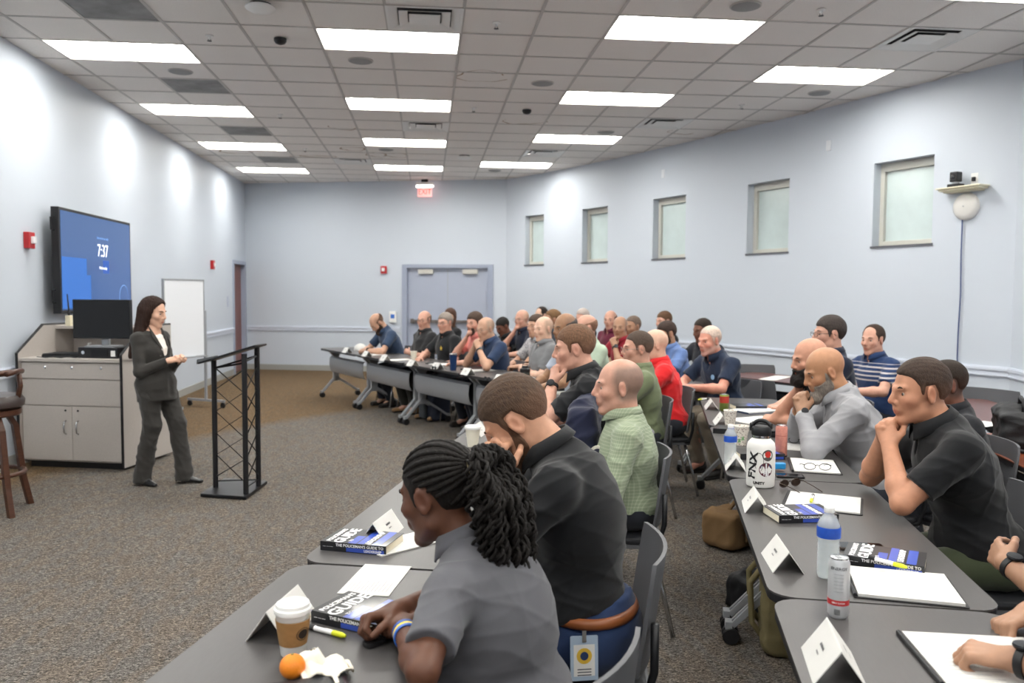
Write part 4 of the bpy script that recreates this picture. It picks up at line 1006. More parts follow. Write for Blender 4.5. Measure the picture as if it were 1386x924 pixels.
def shoe_mesh():
    if 's' not in SHOE:
        S_ = SDF(); S_.cone((0,-.05,.045),(0,.0,.05),.040,.038,.03); S_.cone((0,0,.042),(0,.135,.030),.040,.036,.03,sq=((0,0,1.),1.25)); S_.cone((0,-.05,.05),(0,-.045,.09),.040,.040,.02); S_.half((0,0,1.),.105); S_.half((0,0,-1.),-.008)
        SHOE['s'] = np_mesh('shoe', *S_.mesh(.009))
        S_ = SDF(); S_.box((0,.045,.01),(.034,.11,.006),None,.006); SHOE['o'] = np_mesh('sole', *S_.mesh(.009))
    return SHOE
ANCH = {}
def person(label, px, py, dep, heading, lean=12, neck=22, hyaw=0, hpitch=5, hroll=0, arms='desk', skin='fair', hair=('crew','5a4636',.006), beard=None, shirt=('black','202124'), sleeve=.72,
           pants='2b2e36', shoes='241f1c', fat=0, fem=False, specs=None, h=.011, seed=0, zh=None, LH=None, RH=None, poles=None, wat=None, collar=True, width=1.0, group=None, legs=True, eye=True, chair=True, curl=.7, jaw=1.0,
           hdir=None, shirtlabel=None, stubble=None, armlen=1.0, hands_n=None, twist=0, grey=None, seat_h=None, brow=None, key=None, headscale=1.06, chair_off=.08, hunch=0, tuck=False):
    W = atd(px, py, dep) if not isinstance(px, Vector) else px
    if zh is not None: W.z = zh
    hd = R(heading); rzv = hd-R(90); Fw = Vector((math.cos(hd), math.sin(hd), 0)); c, s_ = math.cos(-rzv), math.sin(-rzv)
    # local skeleton
    ph, ps = R(lean), R(neck); zp = .56
    Lt = (W.z-zp-.150*math.cos(ps))/math.cos(ph)
    if Lt < .40: zp -= (.40-Lt)*math.cos(ph); Lt = .40
    if Lt > .58: zp += (Lt-.58)*math.cos(ph); Lt = .58
    zp = max(zp,.50)
    pel = np.array([0,0,zp]); up = np.array([0,math.sin(ph),math.cos(ph)]); fw = np.array([0,math.cos(ph),-math.sin(ph)])
    nb = pel+up*Lt; hc = nb+.150*np.array([0,math.sin(ps),math.cos(ps)])
    off = hc[1]
    root = empty('person', (W.x-Fw.x*off, W.y-Fw.y*off, 0), rzv, label, 'person', group)
    toL = lambda p: np.array(((p[0]-root.location.x)*c-(p[1]-root.location.y)*s_, (p[0]-root.location.x)*s_+(p[1]-root.location.y)*c, p[2]))
    HR = rz_(R(hyaw))@ry(R(hroll))@rx(-R(hpitch)); 
    if hdir is not None:  # world heading for the head
        HR = rz_(R(hdir-heading))@ry(R(hroll))@rx(-R(hpitch))
    HM = m4(HR*headscale, hc); fs = 1+.0*fat; wd = width*(.88 if fem else 1)
    sh = {}; el = {}; wr = {}; TW = rz_(R(twist))
    for s in (-1,1):
        sh[s] = nb+TW@np.array([s*.172*wd,0,0])-up*.070+fw*.0
    # arm targets
    tz = .74; A = arms if isinstance(arms,(tuple,list)) else (arms,arms)    # (left,right)
    HF = {}
    for s, a in ((-1,A[0]),(1,A[1])):
        yb = sh[s][1]
        if a == 'desk': t = [s*.07, yb+.36, tz+.030]; pole = [s*.8,-.5,-.2]; hf = ([-s*.55,.85,-.05],[0,0,1]); cu = .75
        elif a == 'clasp': t = [s*.055, yb+.33, tz+.045]; pole = [s*.8,-.4,-.3]; hf = ([-s*.75,.65,.0],[s*.45,.2,.9]); cu = .85
        elif a == 'chin': t = [hc[0]+s*.050, hc[1]+.115, hc[2]-.205]; pole = [s*.5,.5,-.9]; hf = ([-s*.35,.10,.95],[s*.75,.6,.2]); cu = 1.0
        elif a == 'mouth': t = list(HR@np.array([s*.03,.135,-.165])+hc); pole = [s*.55,.55,-.9]; hf = ([-s*.25,-.1,.95],[s*.55,.85,.1]); cu = 1.15
        elif a == 'crossed': t = [-s*.13, yb+.17-.02*s, nb[2]-.29-.015*s]; pole = [s*1,-.05,-.8]; hf = ([-s*1,-.15,.1],[0,1,.3]); cu = .5
        elif a == 'lap': t = [s*.10, .30, zp+.12]; pole = [s*.8,-.6,-.4]; hf = ([-s*.3,.9,-.1],[0,0,1]); cu = .5
        elif a == 'down': t = [s*.26, .06, zp+.02]; pole = [s*.3,-1,0]; hf = ([0,.3,-1],[s,0,0]); cu = .4
        LHt = LH if s < 0 else RH
        if LHt is not None:      # explicit: dict(w=world or local target, f=, n=, curl=, pole=)
            if 'W' in LHt: t = toL(LHt['W'])
            if 'l' in LHt: t = LHt['l']
            if 'hd' in LHt: t = HR@np.array(LHt['hd'])+hc
            if 'f' in LHt: hf = (LHt['f'], hf[1])
            if 'n' in LHt: hf = (hf[0], LHt['n'])
            cu = LHt.get('curl',cu); pole = LHt.get('pole',pole)
        al = .295*armlen*(.92 if fem else 1); bl = .262*armlen*(.92 if fem else 1)
        e, wv = ik(sh[s], t, al, bl, pole)
        if a in ('desk','clasp','chin','mouth') and e[2] < tz+.04 and e[1] > yb-.05: e[2] = tz+.045
        el[s], wr[s] = e, wv; HF[s] = (hf, cu, a)
    # ---- body: one continuous surface
    B = SDF(); head(B, m4(HR,hc), jaw, 1.0, fem); scale_prims(B, hc, headscale)
    rn = .049 if fem else .064
    B.cone(hc+HR@np.array([0,-.022,-.055])*headscale, nb+up*-.01, rn, rn+.006, .025)
    ch = nb-up*.17-fw*hunch; wa = pel+up*.10
    B.ell(ch,(.145*wd,.095,.17),np.stack([[1,0,0],fw,up],1),.05)
    B.cone(wa,ch,.11,.10,.05); B.ell(pel,(.15,.10,.11),None,.05)
    for s in (-1,1):
        B.cone(nb-up*.02,sh[s],.045,.048,.05); arm_prims(B, sh[s], el[s], wr[s], s, -.001, fem)
        (hf,cu,a) = HF[s]; dd = nrm(wr[s]-el[s]); f = nrm(np.array(hf[0],float)); ff = nrm(f*.8+dd*.35)
        hand(B, wr[s], ff, hf[1], s, cu, .05, .5, .93 if fem else 1.03)
        B.cone(pel+[s*.08,0,0], [s*.10,.37,zp-.06], .07,.05,.03); B.cone([s*.10,.37,zp-.06],[s*.11,.25,.12],.048,.034,.02); B.cone([s*.11,.25,.09],[s*.12,.33,.05],.034,.028,.02)
    V, Fq = B.mesh(h)
    V = relax(V, Fq, 1, .35)
    # skin colour
    base = np.array(srgb(SKIN.get(skin,skin)))[:3]; cols = np.ones((len(V),4)); cols[:,:3] = base
    L = (V-hc)@HR/headscale
    def spot(c_, r_, col, amt):
        d = np.sqrt((((L-np.array(c_))/np.array(r_))**2).sum(1)); w_ = np.clip(1.3-d,0,1)*amt; cols[:,:3] = cols[:,:3]*(1-w_[:,None])+np.array(col)*w_[:,None]
    red = base*np.array([1.02,.68,.66]); lip = base*np.array([.86,.50,.50])
    for s in (-1,1): spot((s*.042,.06,-.03),(.028,.03,.026),red,.28); spot((s*.078,-.008,-.004),(.014,.024,.034),red,.34)
    spot((0,.105,-.026),(.016,.02,.014),red,.34); spot((0,.094,-.063),(.023,.014,.0095),lip,.95)
    if stubble or beard:
        sc = np.array(srgb(stubble or beard[1]))[:3]; m = (L[:,1] > .005)&(L[:,2] < -.035)&(L[:,2] > -.13)&(np.abs(L[:,0]) < .075); a_ = np.clip((-.030-L[:,2])/.02,0,1)*m*.45*np.clip((L[:,1]-.0)/.02,0,1)
        lipm = (((L-np.array((0,.094,-.063)))/np.array((.021,.02,.008)))**2).sum(1) < 1; a_[lipm] = 0
        cols[:,:3] = cols[:,:3]*(1-a_[:,None])+(sc*.5+base*.3)*a_[:,None]
    if hair and hair[0] in ('ring','crew'):      # clippered or thinning scalp: hair roots tint the skin
        hcx_ = np.array(srgb(hair[1]))[:3]; tint = .78 if hair[2] <= .003 else .35
        side = np.clip((.044-.25*np.abs(L[:,2]-.03)-L[:,1])/.028,0,1) * (L[:,2] > -.08) * (np.abs(L[:,0]) < .0765*1.0)
        wz = np.clip((L[:,2]+.075)/.03,0,1)*np.where(L[:,2] > .075, np.clip(1-(L[:,2]-.075)/.03,.15,1) if hair[0] == 'ring' else 1, 1)
        wz = wz*side*tint; cols[:,:3] = cols[:,:3]*(1-wz[:,None])+(hcx_*.72+base*.15)*wz[:,None]
    body = child(root, 'body', np_mesh('body', V, Fq, cols), skin_mat())
    if eye: eyes(root, HM)
    bc = brow or (hair[1] if hair else '6a5140'); brows(root, HM, bc)
    # ---- hair and beard
    hh = min(h,.008)
    if hair and hair[0] in HAIRP and not (hair[0] == 'ring' and hair[2] <= .003): child(root, 'hair', hair_mesh(hair[0], hair[2], hh), hairmat(hair[1], SKIN.get(skin,skin) if (hair[0] in ('crew','ring') or key in ('bowed','hand_mouth')) else None), HM)
    if beard: child(root, 'beard', hair_mesh(beard[0], beard[2], hh), hairmat(beard[1]), HM)
    if specs: glasses(root, HM, specs)
    # ---- shirt
    Q = SDF(); g = .016; bel = fat
    ax3 = np.stack([[1,0,0],fw,up],1)
    Q.ell(ch,(.168*wd+g*.5,.108+g+.02*bel,.19),ax3@np.eye(3),.05)
    Q.ell(ch-up*.02+fw*.035,(.15*wd,.085+.03*bel,.13),ax3,.05)
    Q.cone(pel+up*.02+fw*(.02+.03*bel),ch-up*.05,.135+.035*bel,.125+.02*bel,.06,sq=(fw,1.12))
    Q.ell(pel+up*.08+fw*(.04+.05*bel),(.155+.03*bel,.12+.045*bel,.13),ax3,.06)
    Q.ell(pel+up*.0-fw*.01,(.165+.02*bel,.125+.02*bel,.10),ax3,.05)
    for s in (-1,1):
        Q.cone(nb-up*.030-fw*.005,sh[s]-up*.002,.058,.055,.05)
        d = nrm(el[s]-sh[s]); ru, re = (.046,.040) if fem else (.056,.047)
        if sleeve <= 1:
            end = sh[s]+(el[s]-sh[s])*sleeve; Q.cone(sh[s],end+d*.03,ru+g*.7,re+g*.95,.035,clip=[(d, float(d@end))])
        else:
            Q.cone(sh[s],el[s],ru+g*.5,re+g*.5,.035); d2 = nrm(wr[s]-el[s]); end = el[s]+(wr[s]-el[s])*(sleeve-1); Q.cone(el[s],end,re+g*.5,.032+g*.45,.02,clip=[(d2,float(d2@end))])
    na = nrm(nrm(hc+HR@np.array([0,-.03,-.06])-nb)*.6+up*.4)
    na0 = nrm(hc+HR@np.array([0,-.03,-.06])-nb); Q.ell(nb-up*.006-fw*.004,(rn+.026,rn+.024,.050),ax3,.03)
    Q.cone(nb+na0*.040,nb+na0*.2,rn+.003,rn+.02,.010,'-')
    if not fem or True: Q.cone(nb+na*.02+fw*.055,nb-up*.07+fw*.115,.022,.006,.012,'-')
    if tuck: Q.half(-up, float(-(up@(pel+up*.085))), .006)
    hs = h*1.25 if h < .007 else h*1.2
    V2, F2 = Q.mesh(hs); N2 = normals(V2, F2); V2 = V2+N2*folds(V2, seed, .020 if h < .01 else .016)[:,None]; V2 = relax(V2, F2, 1, .3)
    child(root, 'shirt', np_mesh('shirt', V2, F2), fabric(*shirt) if len(shirt) == 2 else fabric(shirt[0],shirt[1],.85,shirt[2],shirt[3]), label=shirtlabel)
    if collar:
        m = MB(); vs = []; n = 26; u0 = np.array([1.,0,0]); v0 = nrm(np.cross(na,u0))*1.0; v0 = v0 if v0[1] > 0 else -v0
        for i in range(n+1):
            a = R(90+16+(360-32)*i/n); t_ = abs(i/n-.5)*2
            dirv = u0*math.cos(a)+v0*math.sin(a); hi = .018-.008*t_**3; lo_ = -.014-.030*t_**2.5
            for (r_,z_) in ((rn+.008,lo_*.3+.0),(rn+.007,hi),(rn+.011,hi+.002),(rn+.025+.016*t_,lo_),(rn+.020+.016*t_,lo_-.003)):
                vs.append(nb+na*.034+dirv*r_+na*z_+fw*(.012*t_))
        fs_ = []
        for i in range(n):
            for j in range(4): fs_.append((i*5+j,(i+1)*5+j,(i+1)*5+j+1,i*5+j+1))
        cm = MATS.get('cloth_'+shirt[0]); cm = fabric(*shirt) if len(shirt)==2 else cm
        m.add(vs, fs_).build('collar', cm, root, smooth=True)
    # ---- trousers and shoes
    if legs:
        G = SDF(); G.ell(pel-[0,.01,.015],(.165+.02*bel,.125,.10),None,.04)
        if tuck: G.cone(pel,pel+up*.10,.150,.142,.04,clip=[(up,float(up@(pel+up*.095)))]); G.ell(pel+up*.03,(.172,.140,.075),None,.04)
        for s in (-1,1):
            kn = np.array([s*.12,.38,zp-.05]); an = np.array([s*.13,.26,.11])
            G.cone(pel+[s*.085,.02,-.01],kn,.095,.070,.04); G.cone(kn,an,.068,.060,.03,clip=[((0,0,-1.),-.085)])
        V3, F3 = G.mesh(max(.012,h*1.5)); N3 = normals(V3,F3); V3 = V3+N3*folds(V3, seed+5, .012)[:,None]
        child(root, 'trousers', np_mesh('trousers', V3, F3), fabric('p_'+pants, pants))
        sm = shoe_mesh()
        for s in (-1,1):
            o = child(root, 'shoe', sm['s'], mat('shoe_'+shoes,shoes,.45,noise=(20,.1)), m4(rz_(-s*.12),(s*.13,.27,.0)))
            q = child(o, 'sole', sm['o'], mat('shoe_sole','1a1715',.6))
    if wat:
        for (s, kw) in wat: watch(root, el[s], wr[s], **kw)
    ANCH[key or label] = dict(root=root, hc=hc, nb=nb, sh=sh, el=el, wr=wr, pel=pel, HM=HM, up=up, fw=fw, F=Fw, na=na)
    if isinstance(chair,tuple): add_chair(*chair)
    elif chair:
        q = root.location+Fw*chair_off; add_chair(q.x, q.y, rzv, 'grey stacking chair under the '+(chair if isinstance(chair,str) else ' '.join(label.split(',')[0].split()[:11])))
    return root
def badge(root, p, n, up_, w=.055, h_=.085, name='id_badge', logo='c9a63a', strip=True):
    n = nrm(n); up_ = nrm(np.array(up_)-n*(np.array(up_)@n)); x = np.cross(up_,n)
    M = Matrix([[x[0],up_[0],n[0],p[0]],[x[1],up_[1],n[1],p[1]],[x[2],up_[2],n[2],p[2]],[0,0,0,1]])
    o = MB().prism(rrect(-w/2,w/2,-h_/2,h_/2,.004,3),0,.002,M).build(name, mat('badge_sleeve','9fb0c4',.2,spec=.7), root)
    MB().box(-w*.38,w*.38,-h_*.4,h_*.30,.0021,.0026,M).build('card', M_paper, o)
    MB().lathe([(w*.28,.0027),(w*.28,.003)],16,M @ T(0,.006,0)).build('emblem', mat('emblem_'+logo,logo,.5), o)
    MB().lathe([(w*.15,.0031),(w*.15,.0034)],12,M @ T(0,.006,0)).build('emblem_centre', mat('emblem_navy','22355c',.5), o)
    for k in range(3): MB().box(-w*.25,w*.25,-h_*.26-k*.008,-h_*.26-k*.008+.003,.0027,.003,M).build('text_line', mat('ink_grey','55565c',.7), o)
    if strip: MB().box(-.006,.006,h_*.36,h_*.62,.002,.005,M).build('clip', M_chrome, o)
    return o
# ---------------- the people ----------------
BLK = ('black','1d1e21'); NAVY = ('navy','232f4a'); CHAR = ('charcoal','2a2a2c')
fr = dict(h=.0105)
person('person in a navy polo bent over the table, farthest left of the seated row', 510,437,11.3,206, lean=30, neck=48, hdir=212, hpitch=48, arms=('clasp','clasp'), shirt=('slate','36465f'), hair=('ring','4a3426',.007), beard=('full','3a2a20',.008), skin='light', seed=11, wat=[(-1,{})], **fr)
person('person with glasses and crossed arms in a charcoal shirt, before the double doors', 574,433.5,10.85,212, lean=2, neck=8, hdir=236, hpitch=4, arms=('crossed','crossed'), shirt=CHAR, hair=('ring','5a4a3e',.004), specs='2a2a2c', skin='pink', seed=12, fat=.6, shoes='8a6a48', pants='3b3a36', **fr)
person('person in a black polo with a gold star on the chest and grey hair', 602,437,10.3,212, lean=6, neck=14, hdir=232, hpitch=4, arms=('lap','desk'), shirt=BLK, hair=('short','8a8078',.008), specs='77706a', skin='pink', seed=13, fat=.7, shoes='8a6a48', key='star', **fr)
person('person in a salmon shirt with a dark goatee, hand raised to the chin', 642,437,9.6,206, lean=14, neck=22, hdir=225, hpitch=8, arms=('desk','mouth'), shirt=('salmon','d98880'), hair=('short','4a3a30',.008), beard=('goatee','3a302a',.009), skin='pink', seed=14, fat=.3, **fr)
person('bald person with glasses in a navy polo, clasped hands held at the mouth', 657,445,9.0,206, lean=20, neck=28, hdir=215, hpitch=12, arms=('chin','chin'), shirt=('polo navy','2b3b58'), hair=('ring','9c8a7a',.0025), specs='8a8078', skin='light', seed=15, fat=.3, wat=[(-1,{})], key='navy2', **fr)
person('person in a grey and white patterned shirt, mostly hidden behind the bald person in grey', 725,441,9.2,206, lean=14, neck=20, hdir=215, arms=('desk','desk'), shirt=('pattern','adacae','dots','6d6d74'), skin='light', hair=('short','4a3a30',.007), seed=16, fat=.3, **fr)
person('bald person with crossed arms in a heather grey shirt', 735,445,8.35,200, lean=4, neck=10, hdir=212, hpitch=6, arms=('crossed','crossed'), shirt=('heather','737477'), hair=('ring','a08a78',.0025), skin='fair', seed=17, fat=.7, **fr)
person('person in a pale blue shirt with grey-black hair, behind the black polo', 764,444,7.0,190, lean=14, neck=22, hdir=205, hpitch=8, arms=('desk','desk'), shirt=('paleblue','a3abba'), hair=('ring','4a4644',.006), skin='olive', seed=18, **fr)
person('person in a black polo with a black watch, hand raised to the mouth', 776,472,4.5,168, lean=20, neck=26, hdir=172, hpitch=8, arms=('mouth','desk'), shirt=BLK, hair=('short','6b4e3a',.007), skin='pink', seed=19, h=.005, fat=.3, wat=[(-1,dict(big=1.15))], key='hand_mouth', width=1.04)
person('bald person in a green plaid button shirt', 836,523,3.95,168, lean=6, neck=14, hdir=176, hpitch=4, arms=('lap','lap'), shirt=('plaid','87937b','plaid','b4bba4'), hair=('ring','6f645b',.003), skin='pink', seed=20, h=.0045, fat=.6, sleeve=1.75, width=1.06, headscale=1.12, key='plaid')
person('person in an olive green shirt with glasses', 862,472,5.9,172, lean=6, neck=12, hdir=182, hpitch=4, arms=('desk','desk'), shirt=('olive','6b7458'), hair=('crew','4b3d34',.004), specs='8a8078', skin='pink', seed=21, h=.007)
person('bald person in a bright red polo', 885,467,6.55,172, lean=12, neck=18, hdir=178, hpitch=6, arms=('desk','desk'), shirt=('red','d02428'), hair=None, brow='8a6a50', skin='fair', seed=22, h=.008, fat=.4)
person('person in a pale mint green shirt, seen between two heads', 792,444,7.7,200, lean=16, neck=16, hdir=190, arms=('desk','desk'), shirt=('mint','a3b3a0'), hair=('ring','7a5a48',.004), skin='pink', seed=23, fat=.4, **fr)
person('person in a red shirt looking towards the camera with clasped hands and a watch', 839,443,9.4,206, lean=10, neck=16, hdir=240, hpitch=4, arms=('chin','clasp'), shirt=('dark red','8e2230'), hair=('ring','7a6a60',.0025), skin='tan', seed=24, wat=[(-1,dict(big=1.3))], **fr)
person('person in a maroon shirt with crossed arms near the curved wall', 826,433,10.9,212, lean=2, neck=10, hdir=236, arms=('crossed','crossed'), shirt=('maroon','5e1f33'), hair=('ring','4a3a32',.005), skin='pink', seed=25, fat=.3, **fr)
person('person with grey-brown hair behind the red-shirted person facing the camera', 856,442,9.9,206, lean=8, neck=16, hdir=215, arms=('desk','desk'), shirt=('navyB','232a3c'), hair=('crew','6a5a50',.006), skin='tan', seed=26, **fr)
person('person with white hair in a dark shirt under the second window', 788,430,11.4,206, lean=6, neck=12, hdir=222, arms=('desk','desk'), shirt=('dk1','22252e'), hair=('short','b9aca4',.006), skin='pink', seed=27, **fr)
person('person with short black hair and a black shirt looking down, near the doors', 680,442,11.6,206, lean=18, neck=30, hdir=215, hpitch=28, arms=('desk','desk'), shirt=BLK, hair=('short','1d1816',.006), skin='brown', seed=28, **fr)
person('bald person with glasses in a dark navy shirt, hand at the mouth, by the corner', 706,432,10.9,206, lean=10, neck=18, hdir=220, arms=('desk','mouth'), shirt=('dk2','1f2536'), hair=('ring','c9a890',.002), brow='a08a78', specs='3a3a3c', skin='pink', seed=29, **fr)
person('person with dark hair and a high forehead behind the bald person in grey', 732,427,12.3,206, lean=6, neck=12, hdir=215, arms=('desk','desk'), shirt=('dk3','30343e'), hair=('recede','2c2420',.007), skin='fair', seed=30, **fr)
person('person with cropped brown hair, second head behind the bald person in grey', 747,433,10.0,206, lean=6, neck=12, hdir=190, arms=('desk','desk'), shirt=('dk4','3a4048'), hair=('crew','6e5236',.006), skin='tan', seed=31, **fr)
person('person in a light blue polo with dark slicked hair and a beard', 901,452,8.3,195, lean=16, neck=22, hdir=200, hpitch=12, arms=('desk','desk'), shirt=('sky','6078a8'), hair=('short','3a2c26',.007), beard=('full','3a2a20',.006), skin='tan', seed=32, h=.009, fat=.4)
person('person with brown hair in a black shirt, standing out against the curved wall', 898,435,10.4,200, lean=2, neck=8, hdir=205, arms=('desk','desk'), shirt=BLK, hair=('short','5e4430',.007), skin='pink', seed=33, **fr)
person('person with dark skin behind the red-faced person', 950,447,8.9,206, lean=12, neck=20, hdir=200, hpitch=12, arms=('desk','desk'), shirt=('dk5','20222a'), hair=('crew','2a201a',.005), skin='brown', seed=34, **fr)
person('red-faced person with cropped white hair in a navy polo, hands together on the table', 960,461,7.1,200, lean=22, neck=28, hdir=206, hpitch=8, arms=('clasp','clasp'), shirt=('deep navy','1f2a3f'), hair=('crew','cdb8aa',.0025), brow='b9a090', stubble='d8cfc8', skin='cb8e7a', seed=35, h=.007, fat=.5, width=1.08, pants='8b8172', key='redface')
person('person with dark brown hair and glasses in a navy polo, before the curved wall', 1121,452,5.9,172, lean=8, neck=14, hdir=178, hpitch=2, arms=('desk','desk'), shirt=('navy4','1b2234'), hair=('short','3b3330',.010), specs='1c1c1e', skin='pink', seed=36, h=.007)
person('person in a navy polo with white and orange chest stripes', 1181,460,7.0,195, lean=10, neck=14, hdir=208, hpitch=4, arms=('desk','desk'), shirt=('striped navy','24385e','stripe','b9b4b4'), hair=('recede','3a2c24',.007), skin='pink', seed=37, h=.008, fat=.7)
person('bald person with a black beard resting the chin on one hand', 1095,486,5.0,168, lean=18, neck=26, hdir=180, hpitch=12, RH=dict(hd=[.05,.08,-.18],pole=[.6,.4,-.9],curl=1.1), LH=dict(W=atz(1052,566,.79),f=[.4,.8,-.1],n=[-.4,.1,.9],curl=1.1,pole=[-.6,-.3,-.5]), arms=('desk','chin'), shirt=('black2','17171a'), hair=None, beard=('full','1c1613',.020), brow='1c1613', skin='c08c74', seed=38, h=.006, fat=.4, key='beard')
person('bald person with a grey beard in a pale grey long-sleeved shirt, folded hands', 1115,503,4.35,166, lean=26, neck=34, hdir=176, hpitch=22, arms=('chin','chin'), shirt=('pale grey','939397'), hair=None, beard=('full','7d746c',.007), brow='4a3a30', skin='b08060', seed=39, h=.0045, fat=.3, sleeve=1.88, width=1.06, key='grey', wat=[(-1,dict(c='a9a9ac'))])
person('person whose dark head shows behind the large person in black', 1277,520,4.3,166, lean=14, neck=20, hdir=172, arms=('desk','desk'), shirt=('blk3','1a1b20'), hair=('crew','2a2019',.003), skin='brown', seed=40, h=.008)
person('large person in a black polo resting the chin on folded hands, on the right', 1243,530,3.22,164, lean=24, neck=30, hdir=176, hpitch=6, arms=('chin','chin'), shirt=('black4','16171a'), hair=('crew','3b2d25',.007), skin='b98468', seed=41, h=.004, fat=.5, pants='3c4330', width=1.15, key='big', curl=.9)
person('person in a blue floral shirt and black watch, cut off by the right edge', 1475,585,2.28,166, lean=6, neck=14, hdir=170, arms=('crossed','crossed'), shirt=('floral','1f3560','floral','7d97c8'), hair=('crew','4b3a2e',.006), skin='tan', seed=42, h=.0045, pants='a59f94', fat=.5, width=1.05, wat=[(-1,dict(big=1.2))], key='floral')
person('person at the bottom right corner, only the hands and watch in view', 1620,640,1.62,166, lean=18, neck=20, arms=('desk','desk'), LH=dict(W=atz(1372,892,.79),f=[.35,.9,-.05],n=[-.2,0,1.],curl=.8,pole=[-.9,-.4,-.1]), RH=dict(W=atz(1392,830,.78),f=[-.5,.8,-.1],n=[.3,0,1.],curl=.95,pole=[.9,-.4,-.2]), shirt=('dk6','30343e'), hair=('crew','4b3a2e',.006), skin='tan', seed=43, h=.0045, wat=[(-1,dict(big=1.35))], key='corner')
person('person in a black polo and jeans bowed over folded hands', 697,569,2.5,168, tuck=True, chair_off=.04, hunch=.035, lean=13, neck=52, hdir=168, hpitch=40, LH=dict(W=atd(672,646,2.40),f=[.3,.1,.95],n=[-.75,.5,.2],pole=[-.5,.3,-.9],curl=.95), RH=dict(W=atd(664,642,2.50),f=[-.15,.05,1.0],n=[.75,.5,.2],pole=[.5,.3,-.9],curl=.5), arms=('chin','chin'), shirt=('black5','191a1d'), hair=('short','4a382b',.008), beard=('full','5a4030',.005), skin='bb8b70', seed=44, h=.004, pants='28395c', fat=.4, width=1.12, key='bowed')
person('person with braided black hair in a ponytail and a grey polo, nearest the camera', 592,668,2.10,156, chair=(.17,1.72,R(142-90),'grey stacking chair at the bottom, behind the braided person in grey'), hunch=.02, lean=17, neck=36, hdir=146, hpitch=16, LH=dict(W=atz(546,850,.79),f=[.5,.8,-.05],n=[-.5,.1,.85],curl=.95,pole=[-.8,-.3,-.6]), RH=dict(W=atz(536,826,.80),f=[-.6,.7,-.1],n=[.5,.1,.85],curl=.95,pole=[.8,-.3,-.6]), arms=('clasp','clasp'), shirt=('grey polo','5b5b60'), hair=('short','15110f',.004), skin='5c3a2a', seed=45, h=.004, pants='2a2c34', fem=True, fat=.8, width=1.24, key='braids')
